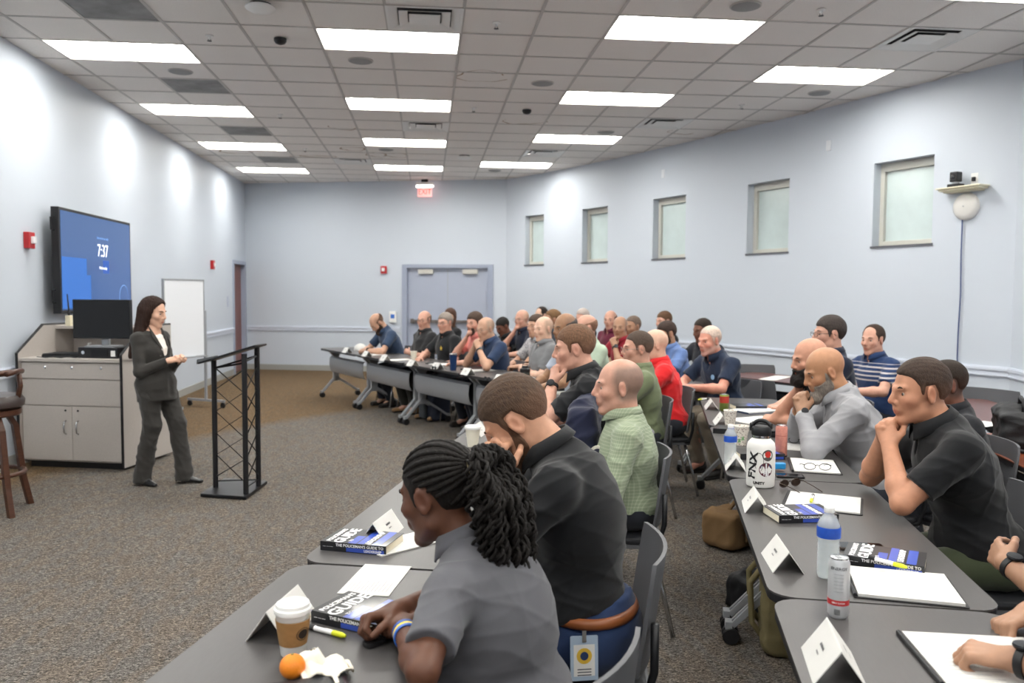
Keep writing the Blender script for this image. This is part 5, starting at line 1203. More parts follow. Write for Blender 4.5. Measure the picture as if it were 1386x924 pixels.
# ---------------- the presenter ----------------
def strands(root, curves, r, m, name='hair', seg=6):
    mb = MB()
    for pts in curves:
        n = len(pts); mb.tube(pts, [r*(.75 if i in (0,) else 1)*(1-.6*max(0,(i/(n-1)-.8)/.2)) for i in range(n)], seg)
    return mb.build(name, m, root, smooth=True)
def presenter():
    hd = R(-24); rzv = hd-R(90); h = .0065
    root = empty('person', (-2.21,6.93,0), rzv, 'standing person with long brown hair in a dark grey pantsuit, behind the lectern', 'person')
    pel = np.array([0,0,.86]); up = nrm([0,-.07,1]); fw = np.array([0,1,.07]); nb = pel+up*.405+np.array([0,-.01,0]); hc = nb+np.array([0,.035,.142])
    HR = rz_(R(10))@rx(-R(14)); HM = m4(HR,hc); u3 = np.stack([[1,0,0],fw,up],1)
    sh = {s: nb+np.array([s*.142,-.01,-.070]) for s in (-1,1)}
    tg = {1: np.array([.07,.19,1.02]), -1: np.array([-.03,.21,1.03])}; el = {}; wr = {}
    for s in (-1,1): el[s], wr[s] = ik(sh[s], tg[s], .27, .235, [s*.5,-.8,-.6])
    B = SDF(); head(B, HM, .92, .9, True); B.cone(hc+HR@np.array([0,-.022,-.055]), nb, .048,.054,.025)
    ch = nb-up*.15; B.ell(ch,(.125,.09,.15),u3,.05); B.cone(pel,ch,.10,.09,.05)
    J = SDF(); J.ell(ch,(.15,.105,.155),u3,.05); J.ell(ch+fw*.06-up*.03,(.125,.075,.085),u3,.04); J.cone(pel+up*.10,ch-up*.05,.118,.105,.05); J.ell(pel-up*.03,(.172,.135,.12),u3,.07); J.cone(pel-up*.06,pel-up*.16,.150,.162,.05,sq=(fw,1.12))
    for s in (-1,1):
        B.cone(nb-up*.02,sh[s],.04,.042,.05); arm_prims(B,sh[s],el[s],wr[s],s,-.003,1)
        d = nrm(wr[s]-el[s]); hand(B, wr[s], nrm([-s*.35,.9,.25]), [s*.6,.1,.7], s, .75, .05, .5, .9)
        J.cone(nb-up*.03,sh[s],.046,.046,.05); J.cone(sh[s],el[s],.049,.043,.03); J.cone(el[s],wr[s],.043,.036,.02,clip=[(d,float(d@(wr[s]-d*.01)))])
    J.half(-up, float(-(up@(pel-up*.175))), .004)
    wedge = [(.055,.30),(-.0,.30)]
    J.cone(nb+fw*.10-up*.0,nb-up*.26+fw*.17,.066,.024,.008,'-'); J.cone(nb-up*.26+fw*.17,pel+fw*.19-up*.12,.022,.055,.01,'-'); J.cone(nb+np.array([0,.01,.0]),nb+np.array([0,.03,.2]),.058,.07,.01,'-')
    V,Fq = B.mesh(h); V = relax(V,Fq,1,.3); base = np.array(srgb('d8ab93'))[:3]; cols = np.ones((len(V),4)); cols[:,:3] = base
    L = (V-hc)@HR; w_ = np.clip(1.3-np.sqrt((((L-np.array((0,.094,-.063)))/np.array((.022,.014,.009)))**2).sum(1)),0,1)*.9; cols[:,:3] = cols[:,:3]*(1-w_[:,None])+np.array(srgb('a8524c'))[:3]*w_[:,None]
    child(root,'body',np_mesh('body',V,Fq,cols),skin_mat()); eyes(root,HM); brows(root,HM,'3a261c')
    M_suit = fabric('suit','383634')
    V,Fq = J.mesh(.0075); N = normals(V,Fq); V = V+N*folds(V,71,.014)[:,None]; child(root,'jacket',np_mesh('jacket',V,relax_f(V,Fq)),M_suit)
    K = SDF(); K.ell(ch,(.130,.098,.15),u3,.05); K.ell(ch+fw*.055-up*.03,(.105,.07,.08),u3,.04); K.cone(pel+up*.02,ch-up*.05,.112,.10,.05); K.ell(pel,(.145,.118,.10),u3,.05); K.cone(nb,nb+nrm(hc-nb)*.05,.056,.054,.02); K.half(-up,float(-(up@(pel-up*.02))),.004)
    V,Fq = K.mesh(.009); N = normals(V,Fq); V = V+N*folds(V,5,.016)[:,None]; child(root,'blouse',np_mesh('blouse',V,Fq),fabric('ivory','e4ddd6'))
    for s in (-1,1):     # lapels
        m = MB(); pts = [nb+fw*.03+np.array([s*.062,0,.03]), nb+fw*.085+np.array([s*.085,0,-.06]), nb+fw*.135+np.array([s*.060,0,-.14]), nb+fw*.150+np.array([s*.022,0,-.25]), nb+fw*.130+np.array([s*.028,0,-.15]), nb+fw*.085+np.array([s*.052,0,-.05])]
        m.add(pts+[p+fw*.006 for p in pts],[(0,1,2,3,4,5),(11,10,9,8,7,6)]+[(i,(i+1)%6,6+(i+1)%6,6+i) for i in range(6)]); m.build('lapel',M_suit,root)
    G = SDF(); G.ell(pel-[0,.01,.03],(.160,.125,.12),None,.05)
    legs = {1:([.085,.03,.50],[.10,-.06,.10],[.10,-.05,0]), -1:([-.085,.13,.50],[-.09,.19,.10],[-.09,.20,0])}
    for s in (-1,1):
        k_, a_, f_ = legs[s]; G.cone(pel+[s*.08,0,-.05],k_,.092,.068,.04); G.cone(k_,a_,.068,.066,.03); G.cone(a_,np.array(a_)-[0,0,.06],.066,.072,.02,clip=[((0,0,-1.),-.025)])
        B2 = SDF(); B2.cone((0,-.06,.055),(0,.02,.05),.030,.030,.02); B2.cone((0,.02,.035),(0,.135,.018),.034,.022,.03,sq=((0,0,1.),1.3)); B2.half((0,0,-1.),-.006); B2.cone((0,-.075,.06),(0,-.078,.015),.018,.010,.01)
        child(root,'shoe',np_mesh('shoe',*B2.mesh(.006)),mat('pump_black','141416',.3,coat=.3),m4(rz_(-s*.2),f_))
    V,Fq = G.mesh(.010); N = normals(V,Fq); V = V+N*folds(V,9,.016)[:,None]; child(root,'trousers',np_mesh('trousers',V,Fq),M_suit)
    # hair: cap, falling mass and strands
    HA = SDF(); head_core(HA, HM, .012, .03, .95); HA.poly(HM,[(.062,.100),(.052,.070),(.036,.035),(.018,-.02),(.008,-.08),(-.03,-.2),(-.2,-.2),(-.2,.2),(.1,.2)],.01)
    for s in (-1,1):
        HA.cone(hc+HR@np.array([s*.070,-.015,.0]),nb+np.array([s*.085,-.015,-.02]),.030,.034,.03); HA.cone(nb+np.array([s*.085,-.015,-.02]),nb+np.array([s*.10,.075 if s>0 else .09,-.17]),.034,.016,.03)
        HA.cone(hc+HR@np.array([s*.040,-.06,.0]),nb+np.array([s*.06,-.10,-.12]),.050,.035,.03)
    HA.cone(hc+HR@np.array([0,-.07,0]),nb+np.array([0,-.13,-.12]),.06,.042,.03); HA.cone(nb+np.array([0,-.13,-.12]),nb+np.array([.02,-.145,-.25]),.042,.018,.03)
    HA.cone(nb+np.array([.07,-.09,-.08]),nb+np.array([.10,-.12,-.22]),.035,.018,.03)
    HA.ell(hc+HR@np.array([0,.075,-.02]),(.058,.055,.082),HR,.03,'-')
    V,Fq = HA.mesh(.006); N = normals(V,Fq); an = np.arctan2(V[:,0]-hc[0],V[:,1]-hc[1]+.0); V = V+N*(.0022*np.sin(an*34+3*np.sin(V[:,2]*18))+.002*np.sin(an*71+V[:,2]*30))[:,None]
    child(root,'hair',np_mesh('hair',V,Fq),hairmat('2e1c15'))
    # pens held between the hands
    p = (wr[1]+wr[-1])/2+np.array([0,.13,.03]); o = MB().tube([p+np.array([0,-.05,-.01]),p+np.array([.02,.10,.01])],.004,6).build('marker', mat('clear_marker','cfd6dc',.2), smooth=True); o.parent = None
    o.matrix_world = T(*root.location) @ rotz(rzv); tag(o,'thin pale marker held in the hands of the standing presenter','marker')
def relax_f(V, Fq): return Fq
presenter()
# long-haired person by the double doors
r_ = person('person with long brown hair in a black top, seated by the double doors', 609,429,12.0,215, lean=2, neck=8, hdir=245, arms=('lap','lap'), shirt=('black6','1b1b1e'), hair=('short','4a3226',.008), skin='light', seed=60, h=.011, fem=True, collar=False, key='longhair')
a = ANCH['longhair']; HA = SDF(); HMx = a['HM']; hcx = a['hc']; nbx = a['nb']
head_core(HA, HMx, .010, .03, .95); HA.poly(HMx,[(.075,.075),(.050,.045),(.025,.0),(.010,-.08),(-.03,-.2),(-.2,-.2),(-.2,.2),(.1,.2)],.01)
for s in (-1,1): HA.cone(hcx+HMx[:3,:3]@np.array([s*.07,-.01,0]),nbx+np.array([s*.10,.05,-.14]),.028,.018,.03)
child(r_,'long_hair',np_mesh('long_hair',*HA.mesh(.010)),hairmat('4a3226'))
# ---------------- braids and ponytail of the foreground figure ----------------
a = ANCH['braids']; root = a['root']; HM = a['HM']; HRn = HM[:3,:3]; hc = a['hc']; rng = np.random.RandomState(4)
c0 = np.array([0,-.018,.032]); rr = np.array([.0755,.095,.086]); G = np.array([0.0,-.108,.045])
Gd = (G-c0)/rr; Gd /= np.linalg.norm(Gd)
m = MB()
starts = []
for i in range(17):
    t = -1+2*i/16; th = t*R(112)
    # hairline arc in unit space: forehead (front, up) round to behind the ears and the nape
    y = math.cos(th)*.72; x = math.sin(th)*.98; z = .62*math.cos(th*.8)-.10-.25*abs(t)**2
    starts.append((x,y,z))
for x in (-.75,-.45,-.15,.15,.45,.75): starts.append((x,-.60,-.80))
for k,st in enumerate(starts):
    d0 = np.array(st); d0 /= np.linalg.norm(d0); n = 46; om = math.acos(np.clip(d0@Gd,-1,1)); pts = []; rad = []
    for i in range(n+1):
        u = i/n; d = (math.sin((1-u)*om)*d0+math.sin(u*om)*Gd)/math.sin(om); d = d/np.linalg.norm(d)
        p = c0+d*rr*(1.045+.02*math.sin(u*math.pi)); sd = np.array([d[1],-d[0],0]); pts.append(HRn@p+hc); rad.append((.0062+.0018*abs(math.sin(i*.8+k)))*(.6+.4*min(1,u*5)))
    m.tube(pts, rad, 7)
m.build('braids', hairmat('15110f'), root, smooth=True, kind='stuff')
Gw = HRn@(G*1.04)+hc
el_ = MB().tube([Gw+HRn@np.array([.024*math.cos(R(t)),-.012,.024*math.sin(R(t))]) for t in range(0,360,24)],.007,7,closed=True).build('hair_tie', mat('hair_tie','8b7f60',.6), root, smooth=True)
back = HRn@np.array([0,-1,0]); m = MB(); 
for k in range(150):
    ph = rng.rand()*6.28; rad0 = rng.rand()**.5*.018; side = HRn@np.array([1,0,0]); upv = HRn@np.array([0,0,1])
    p = Gw+side*rad0*math.cos(ph)+upv*rad0*math.sin(ph); v = back*1.0+side*.75*math.cos(ph)*rng.uniform(.4,1.1)+upv*(.55*math.sin(ph)+.25)+np.array([.12,0,0]); v = v/np.linalg.norm(v)
    L = rng.uniform(.28,.47); n = 46; st = L/n; pts = []; fr_ = rng.uniform(22,34); hr = rng.uniform(.006,.011); ph2 = rng.rand()*6.28; q = p.copy()
    for i in range(n+1):
        u = i/n; g_ = np.array([.09,-.06,-1.0]); g_ = g_/np.linalg.norm(g_)
        d = v*(1-min(1,u*3.0))+g_*min(1,u*3.0)+.0; d = d/np.linalg.norm(d); q = q+d*st*(.9 if u>.1 else 1.1)
        bul = .034*math.sin(min(1,u*1.3)*math.pi*.75); o_ = side*(math.cos(ph)*bul)+np.array([0,math.sin(ph)*bul,0])
        a_ = fr_*u*1.6+ph2; e1 = np.cross(d,[1,0,0]); e1 = e1/np.linalg.norm(e1); e2 = np.cross(d,e1); amp = hr*min(1,u*5)
        pts.append(q+o_+e1*math.cos(a_)*amp+e2*math.sin(a_)*amp)
    m.tube(pts, .0046, 5)
m.build('ponytail', hairmat('15110f'), root, smooth=True, kind='stuff')
# wristbands, lanyard badges, emblems
for off, c_, r0 in ((.012,'2f57a8',.027),(.026,'f0d24a',.0275),(.036,'3c6cc4',.028)):
    cc, d, u, v = wrist_frame(a['el'][-1], a['wr'][-1], off+.01); M = Matrix([[u[0],v[0],d[0],cc[0]],[u[1],v[1],d[1],cc[1]],[u[2],v[2],d[2],cc[2]],[0,0,0,1]])
    MB().lathe([(r0,-.005),(r0+.003,-.005),(r0+.003,.005),(r0,.005)],22,M,cap=False).build('wristband', mat('band_'+c_,c_,.4), root, smooth=.6)
a = ANCH['bowed']; badge(a['root'], a['pel']+np.array([-.200,.02,-.015]), [-1,-.25,.1],[0,0,1],.080,.125)
m = MB(); m.tube([a['pel']+np.array([.176*math.cos(R(t)),.139*math.sin(R(t))-.002,0])+a['up']*.072 for t in range(0,360,12)],.017,8,closed=True); m.build('belt', mat('tan_belt','8a4f2a',.45), a['root'], smooth=True)
a = ANCH['star']; p = a['nb']-a['up']*.15+a['fw']*.155; M4 = Matrix.Translation(p+np.array([-.07,0,0]))
m = MB(); st = [((.032 if i%2==0 else .014)*math.cos(R(90+36*i)),(.032 if i%2==0 else .014)*math.sin(R(90+36*i))) for i in range(10)]
m.prism(st,0,.004,M4 @ Matrix.Rotation(R(90),4,'X')); m.build('star_badge', mat('gold_badge','d8b84a',.4,metal=.4), a['root']); badge(a['root'], a['nb']-a['up']*.27+a['fw']*.175+np.array([.03,0,0]), a['fw'],a['up'],.05,.085,logo='5a6fa0')
for key_,off_ in (('redface',-.075),):
    a = ANCH[key_]; p = a['nb']-a['up']*.13+a['fw']*.150+np.array([off_,0,0]); MB().lathe([(.022,0),(.022,.004)],18,Matrix.Translation(p) @ Matrix.Rotation(R(90),4,'X')).build('chest_emblem', mat('emblem_pale','7fa3c8',.5), a['root'])
a = ANCH['big']; 
cc, d, u, v = wrist_frame(a['el'][-1], a['wr'][-1], 0)
# ---------------- things on the tables ----------------
ZT = TH+.0005
M_ink = mat('ink_grey','55565c',.7); M_inkb = mat('ink_black','1c1c20',.6); M_cream_p = mat('page_edges','e9e1c9',.8,noise=(300,.1,(1,1,12)))
def frame_px(pa, pb, z=ZT):
    a = atz(*pa,z); b = atz(*pb,z); return a, b, math.atan2((b-a).y,(b-a).x)
def card(pa, pb, label, w=.135, z=ZT, h_=.075, face=1, ang=None, center=None):
    """ridge endpoints in the picture at ridge height"""
    if center is None:
        a = atz(*pa,z+h_*.87); b = atz(*pb,z+h_*.87); c = (a+b)/2; an = math.atan2((b-a).y,(b-a).x); w = min(.19,max(.11,(b-a).length))
    else: c = center; an = ang
    o = empty('name_card',(c.x,c.y,z),an,label,'name card','folded white name cards')
    s_ = h_*.62; t = .0012
    for sg in (1,-1):
        m = MB(); vs = [(-w/2,0,h_*.87),(w/2,0,h_*.87),(w/2,sg*s_,0),(-w/2,sg*s_,0)]; vs += [(x,y-sg*t*1.5,zz-t) for x,y,zz in vs]
        m.add(vs,[(0,1,2,3),(7,6,5,4),(0,4,5,1),(1,5,6,2),(2,6,7,3),(3,7,4,0)]); f = m.build('face', M_paper, o)
        n = Vector((0,sg*.87,.55)).normalized(); d = Vector((0,sg*s_,-h_*.87)).normalized()
        for k,(wd,ps,th_) in enumerate(((.040,.42,.010),(.026,.60,.006))):
            c0 = Vector((0,0,h_*.87))+Vector((0,sg*s_,-h_*.87))*ps+n*.0008; q = []
            for (u,v) in ((-1,-1),(1,-1),(1,1),(-1,1)): q.append(c0+Vector((u*wd/2,0,0))+d*(v*th_/2))
            # broken into letter-like strokes
            mm = MB(); nl = 7 if k == 0 else 6
            for i in range(nl):
                x0 = -wd/2+wd*i/nl; x1 = x0+wd/nl*.62
                mm.add([c0+Vector((x0,0,0))-d*th_*.35,c0+Vector((x1,0,0))-d*th_*.35,c0+Vector((x1,0,0))+d*th_*.35,c0+Vector((x0,0,0))+d*th_*.35],[(0,1,2,3)])
            mm.build('name_line', M_ink, f)
    return o
card((1118,832),(1141,885),'large folded name card at the bottom right corner, closest to the camera',w=.15,h_=.09)
card((1050,721),(1069,748),'folded name card left of the water bottle with the blue label',w=.14)
card((1020,656),(1026,673),'folded name card beside the white sticker-covered bottle')
card((994,608),(996.5,620),'folded name card in front of the patterned paper cup and water bottle')
card((974,556),(979,563),'small tilted folded name card left of the stacked paper cups')
card((961,537),(965,544),'folded name card at the far end of the right row, with a highlighter')
card((404.9,789),(358,830),'folded name card behind the paper coffee cup in the left foreground',w=.15,h_=.085)
card((530,688),(504,708),'folded name card behind the thick book on the second left table',w=.14)
card((650.5,569.5),(640.6,576),'folded name card before the bowed person in black')
adf = math.atan2(df.y,df.x)
for i,(x,y,l) in enumerate(((469.6,477,'first folded name card from the far left end of the far row'),(496.4,482,'second folded name card from the far left end of the far row'),(521,488,'folded name card just left of the pale paper cup'),(558.4,495,'folded name card right below the pale paper cup'),(592,499,'folded name card left of the navy tumbler'),(633,507,'folded name card before the person with clasped hands in navy'),(678,517,'folded name card left of the dark shaker bottle'))):
    card(None,None,l,w=.15,h_=.08,center=atz(x,y,TH),ang=adf)
card(None,None,'folded name card before the red-faced person',w=.13,center=atz(914,522,TH),ang=adf)
# books
M_bk = mat('book_black','1b1c20',.35,coat=.2); M_bb = mat('book_blue','3550b0',.35,coat=.2); M_bw = mat('book_white','e9e9ea',.5); M_bs = mat('book_skyline','6b80c8',.4)
def book(pa, pb, label, L=.228, D=.152, H=.030, flip=False, text_=True, ang=None):
    a, b, an = frame_px(pa, pb); 
    if ang is not None: an = ang
    o = empty('book',(a.x,a.y,ZT),an,label,'book','thick leadership books')
    MB().box(.002,L-.002,.004,D-.003,.002,H-.002).build('pages', M_cream_p, o)
    c = MB().box(0,L,0,D,0,.002).box(0,L,0,D,H-.002,H).box(0,L,0,.003,.002,H-.002).build('cover', M_bk, o)
    MB().box(L*.56,L*.66,.004,D-.002,H,H+.0003).box(L*.78,L*.90,.002,D-.002,H,H+.0003).box(L*.42,L*.54,.002,D*.55,H,H+.0002).build('blue_bands', M_bb, o)
    MB().box(L*.40,L*.97,-.0004,0,H*.08,H*.5).build('blue_band', M_bb, o)
    if text_:
        q = R(90)
        text('title','GUIDE',.050,M_bw,o,(L*.27,D*.5,H+.0005),(0,0,q),sx=1.05,bold=.0012)
        text('title_top',"POLICEMAN'S",.022,M_bw,o,(L*.11,D*.5,H+.0005),(0,0,q),bold=.0006)
        text('title_mid','TO',.016,M_bw,o,(L*.42,D*.2,H+.0006),(0,0,q))
        text('title_low','LEADERSHIP',.024,M_bw,o,(L*.71,D*.5,H+.0005),(0,0,q),bold=.0008)
        text('spine_title',"THE POLICEMAN'S GUIDE TO",.0125,M_bw,o,(L*.60,-.0006,H*.70),(R(90),0,0),bold=.0002)
        text('spine_title_low',"LEADERSHIP",.011,M_bw,o,(L*.80,-.0006,H*.28),(R(90),0,0),bold=.0002)
        text('spine_author','— — —',.010,M_bw,o,(L*.12,-.0006,H*.5),(R(90),0,0))
    return o
book((421,841),(489,857),'thick book with GUIDE on its cover beside the coffee cup',L=.235)
book((433.5,744),(511,751),'thick book at the near corner of the second left table')
book((1054.5,708.5),(1117,707),'thick book right of the folded card, before the large person in black')
book((1140,763),(1237,778),'thick book with a highlighter on it, behind the wide binder')
book((1002,622),(1024,622),'thick book under papers between the paper cups and the white bottle',text_=False)
book((965,586),(981,587),'dark book left of the water bottle on the right row',text_=False,L=.2)
book((996,555),(1014,555),'thick book at the far end of the right row',text_=False)
book((672,640),(700,643),'lower of the dark blue books before the bowed person',text_=True)
o = book((672,628),(698,630),'dark book beyond the highlighter, before the bowed person',text_=True)
# binders and papers: sheets with thickness laid flat
def rect_px(pts, z=ZT):
    q = [atz(x,y,z) for x,y in pts]; return q
def sheet(pts, label, name='paper_pad', cat='papers', group=None, h_=.004, cover=None, lines=True, m=None):
    q = rect_px(pts); c = sum(q,Vector((0,0,0)))/4; u = ((q[1]-q[0])+(q[2]-q[3])).normalized(); an = math.atan2(u.y,u.x)
    lx = ((q[1]-q[0]).length+(q[2]-q[3]).length)/4; v = Vector((-u.y,u.x,0)); 
    w_ = abs(((q[3]-q[0])+(q[2]-q[1])).dot(v))/4
    o = empty(name,(c.x,c.y,ZT),an,label,cat,group)
    if cover: MB().prism(rrect(-lx-.012,lx+.010,-w_-.008,w_+.008,.008,3),0,.003).build('cover', cover, o); MB().tube([(-lx-.008,-w_,.006),(-lx-.008,w_,.006)],.006,8).build('spine', cover, o)
    z0 = .003 if cover else 0
    MB().box(-lx,lx,-w_,w_,z0,z0+h_).build('sheets', m or M_paper, o)
    if lines:
        l = MB(); n = 12
        for i in range(n):
            y = -w_+w_*2*(i+1.5)/(n+2); e = lx*(.5+.35*random.random()); l.box(-lx*.8,-lx*.8+e,y,y+.0018,z0+h_,z0+h_+.0002)
        l.build('text_lines', mat('ink_pale','9a9aa0',.8), o, kind='stuff')
    return o
M_blackc = mat('binder_black','1d1d20',.45,bump=(200,.2))
sheet(((450,798),(504,764.5),(547,767),(534,812)),'loose white papers behind the book in the left foreground',h_=.002)
sheet(((509,757),(549,761),(580,722),(556,704)),'white papers with a blue line on the second left table')
sheet(((1150,770),(1272,781),(1313,823),(1158,808)),'wide black binder with white sheets on the right, below the second book','binder','binder',None,.008,M_blackc)
sheet(((1063,666),(1156,675),(1174,698),(1070,687)),'open notebook with white pages and a highlighter, before the large person in black','notebook','notebook',None,.005,M_blackc)
sheet(((1228,858),(1386,868),(1470,940),(1272,930)),'black folder with white sheets at the bottom right corner','folder','folder',None,.006,M_blackc)
sheet(((1066,621),(1120,624),(1146,643),(1079,639)),'white notepad under a pair of eyeglasses, right of the sunglasses','notepad','notepad',None,.005,M_blackc)
sheet(((1060,597),(1082,599),(1094,611),(1066,609)),'small white notepad behind the pink can','notepad','notepad',None,.004)
sheet(((998,566),(1045,562),(1055,572),(1000,576)),'white papers at the far end of the right row, under the fist','paper_pad','papers',None,.004)
sheet(((1000,555),(1040,552),(1048,558),(1003,561)),'dark blue binder at the far end of the right row','binder','binder',None,.01,mat('binder_navy','26344f',.5))
sheet(((660,700),(676,680),(700,683),(690,706)),'white papers under the dark blue books, before the bowed person','paper_pad','papers',None,.004)
for i,(x,y,l) in enumerate(((508,480,'white papers before the bowed person in navy'),(540,487,'white papers before the person with crossed arms in charcoal'),(600,493,'white papers before the person in the gold star polo'),(650,501,'white papers before the person in the salmon shirt'),(700,511,'white papers left of the dark shaker bottle'),(745,520,'white papers right of the dark shaker bottle'),(770,532,'papers under the pale blue shirt person'))):
    c = atz(x,y,TH); o = empty('paper_pad',(c.x,c.y,ZT),adf+R(90),l,'papers','papers on the far row'); MB().box(-.14,.14,-.11,.11,0,.004).build('sheets',M_paper,o)
    MB().box(-.15,-.05,.12,.17,0,.012).build('dark_cover',M_blackc,o)
c = atz(935,526,TH); o = empty('paper_pad',(c.x,c.y,ZT),adf+R(90),'white papers under the clasped hands of the red-faced person','papers'); MB().box(-.14,.14,-.11,.11,0,.004).build('sheets',M_paper,o); 
c = atz(958,527,TH); o=MB().box(-.05,.05,-.09,.09,0,.03).build('book',M_bb,loc=(c.x+.05,c.y+.03,ZT),rot=(0,0,adf)); tag(o,'small dark blue book right of the clasped hands of the red-faced person','book')
# cups, bottles, cans
def at_px(x,y,z=TH): return atz(x,y,z)
c = at_px(397,884); cup = empty('paper_coffee_cup',(c.x,c.y,ZT),0,'white paper coffee cup with a brown sleeve and lid in the left foreground','cup')
cup.scale = (.97,.97,.86)
MB().lathe([(.028,0),(.029,.002),(.0405,.118),(.042,.120)],28).build('cup', M_white, cup, smooth=.6)
MB().lathe([(.0318,.030),(.0325,.030),(.0408,.098),(.0400,.0985)],30,cap=False).build('sleeve', mat('kraft_sleeve','9b7447',.8,noise=(60,.08)), cup, smooth=.6)
MB().lathe([(.0435,.115),(.0445,.120),(.0435,.127),(.040,.130),(.0385,.139),(.035,.141),(.033,.136),(.001,.135)],30).build('lid', mat('lid_white','ececea',.35), cup, smooth=.6)
vd = Vector((-c.x,-c.y,0)).normalized(); a0 = math.atan2(vd.y,vd.x)+R(38)
m = MB(); 
for (r0,r1) in ((0,.013),(.0155,.0175)):
    vs = []; fs = []; n = 22
    for k in range(n):
        t = 2*math.pi*k/n
        for r_ in (r0,r1):
            zz = .064+r_*math.sin(t); rad = .0320+(zz-.03)*.122+.0008+.0006; aa = a0+r_*math.cos(t)/rad; vs.append((rad*math.cos(aa),rad*math.sin(aa),zz))
    for k in range(n): fs.append((2*k,2*k+1,(2*k+3)%(2*n),(2*k+2)%(2*n)))
    m.add(vs,fs)
m.build('round_logo', mat('logo_brown','2c211a',.7), cup)
c = at_px(396,918); o = empty('orange',(c.x,c.y,ZT),0,'small orange beside the white napkin in the left foreground','orange')
MB().sphere((0,0,.0265),(.0275,.0275,.0262),24,16).build('fruit', mat('orange_peel','e8841c',.45,noise=(40,.06),bump=(300,.4)), o, smooth=True); MB().lathe([(.003,.0515),(.004,.0535)],8).build('stem_button', mat('stem_green','6a7436',.7), o)
# napkin: crumpled folded cloth sheet
rng = np.random.RandomState(8); c = at_px(440,912); n = 14; vs = []; fs = []
for i in range(n+1):
    for j in range(n+1):
        u, v = i/n-.5, j/n-.5; fold = abs(math.sin(u*9+v*3))*.024+abs(math.sin(v*7-u*4))*.016
        vs.append((u*.125+.012*math.sin(v*11), v*.085+.012*math.sin(u*9), .004+fold*(1-1.2*(abs(u)+abs(v))*.6)+.03*math.exp(-((u+.35)**2+(v-.2)**2)*22)))
for i in range(n):
    for j in range(n): a = i*(n+1)+j; fs.append((a,a+n+1,a+n+2,a+1))
nn_ = len(vs); vs += [(x,y,max(.0002,z-.003)) for x,y,z in vs]; fs += [tuple(nn_+k for k in reversed(f)) for f in fs[:n*n]]
o = MB().add(vs,fs).build('napkin', mat('napkin_paper','e9e2d6',.9,bump=(90,.2)), loc=(c.x,c.y,ZT), rot=(0,0,-.5), smooth=True); tag(o,'crumpled off-white paper napkin beside the orange','napkin')
c = at_px(392,945); o = empty('leather_folio',(c.x,c.y,ZT),R(12),'dark leather folio at the bottom edge, before the orange','folio'); MB().prism(rrect(-.12,.12,-.08,.055,.02,4),0,.012).build('cover', mat('dark_leather','32242a',.35,coat=.2,bump=(60,.2)), o, bevel=.004); MB().box(-.11,.11,-.07,.05,.012,.014).build('inner_panel', M_blackc, o)
c = at_px(507,872); o = empty('key_fob',(c.x,c.y,ZT),R(40),'small black key fob below the clasped hands in the left foreground','key fob'); MB().prism(rrect(-.028,.028,-.017,.017,.012,5),0,.013).build('shell', M_black, o, bevel=.004); MB().prism(rrect(-.008,.008,-.006,.006,.003,3),.013,.0142).build('button', M_blackm, o)
def highlighter(px, py, ang, label, z=ZT, roll=0):
    c = atz(px,py,z); o = empty('highlighter',(c.x,c.y,z+.0065),ang,label,'highlighter','yellow highlighters'); Ky = Matrix.Rotation(R(90),4,'Y')
    MB().lathe([(.006,-.055),(.0065,-.05),(.0065,.02),(.0055,.03)],12,Ky).build('barrel', mat('pen_white','e8e8ea',.35), o, smooth=.6)
    MB().lathe([(.0062,.022),(.0068,.025),(.0066,.05),(.0035,.062),(.001,.063)],12,Ky).build('cap', mat('highlighter_yellow','d8e02a',.4), o, smooth=.6)
    MB().lathe([(.0067,-.055),(.0067,-.035)],12,Ky).box(-.03,.0,-.001,.001,.0066,.0070).build('end_plug', M_black, o); return o
highlighter(441,857,R(-35),'yellow-tipped highlighter beside the coffee cup and thick book')
highlighter(1099,676,R(-120),'yellow highlighter lying on the open notebook',ZT+.009)
highlighter(1200,763,R(-60),'yellow highlighter lying across the book behind the binder',ZT+.031)
highlighter(684,634,R(-170),'yellow highlighter on the dark blue books before the bowed person',ZT+.031)
highlighter(952,541,R(-150),'yellow highlighter beside the farthest card on the right row')
M_pet = mat('clear_pet','dfe5e8',.12,spec=.8,alpha=.36); M_lbl = mat('blue_label','2c56b8',.3,noise=(14,.35)); M_water = mat('water','dfe8ec',.05,trans=1,ior=1.33)
def water_bottle(px, py, label, H=.205, fill=.6):
    c = at_px(px,py); o = empty('water_bottle',(c.x,c.y,ZT),0,label,'bottle','clear water bottles')
    k = H/.205
    prof = [(.020,0),(.029,.003),(.0315,.012),(.031,.04)]
    for i in range(5): prof += [(.0315,.045+i*.013),(.0295,.0515+i*.013)]
    prof += [(.0315,.112),(.0322,.118),(.0322,.150),(.030,.158),(.022,.174),(.0135,.184),(.0125,.190)]
    MB().lathe([(r_*k,z*k) for r_,z in prof],26).build('bottle_body', M_pet, o, smooth=.9)
    MB().lathe([(r_*k*.93,z*k+.002) for r_,z in ((.018,0),(.0285,.004),(.0300,.012),(.0300,.205*fill*.9),(.0005,.205*fill*.9))],24).build('water', mat('water_tint','cfd9de',.1,alpha=.35), o, smooth=.7)
    MB().lathe([(.0327*k,.118*k),(.0329*k,.119*k),(.0329*k,.148*k),(.0327*k,.149*k)],26,cap=False).build('label', M_lbl, o, smooth=.6)
    MB().lathe([(.0140*k,.188*k),(.0148*k,.190*k),(.0148*k,.202*k),(.0135*k,.204*k),(.001,.2045*k)],18).build('cap', M_white, o, smooth=.6); return o
water_bottle(1120,781,'clear water bottle with a blue label behind the tall silver can',.212)
water_bottle(988,629,'crinkled water bottle with a blue label beside the patterned paper cup',.20,.1)
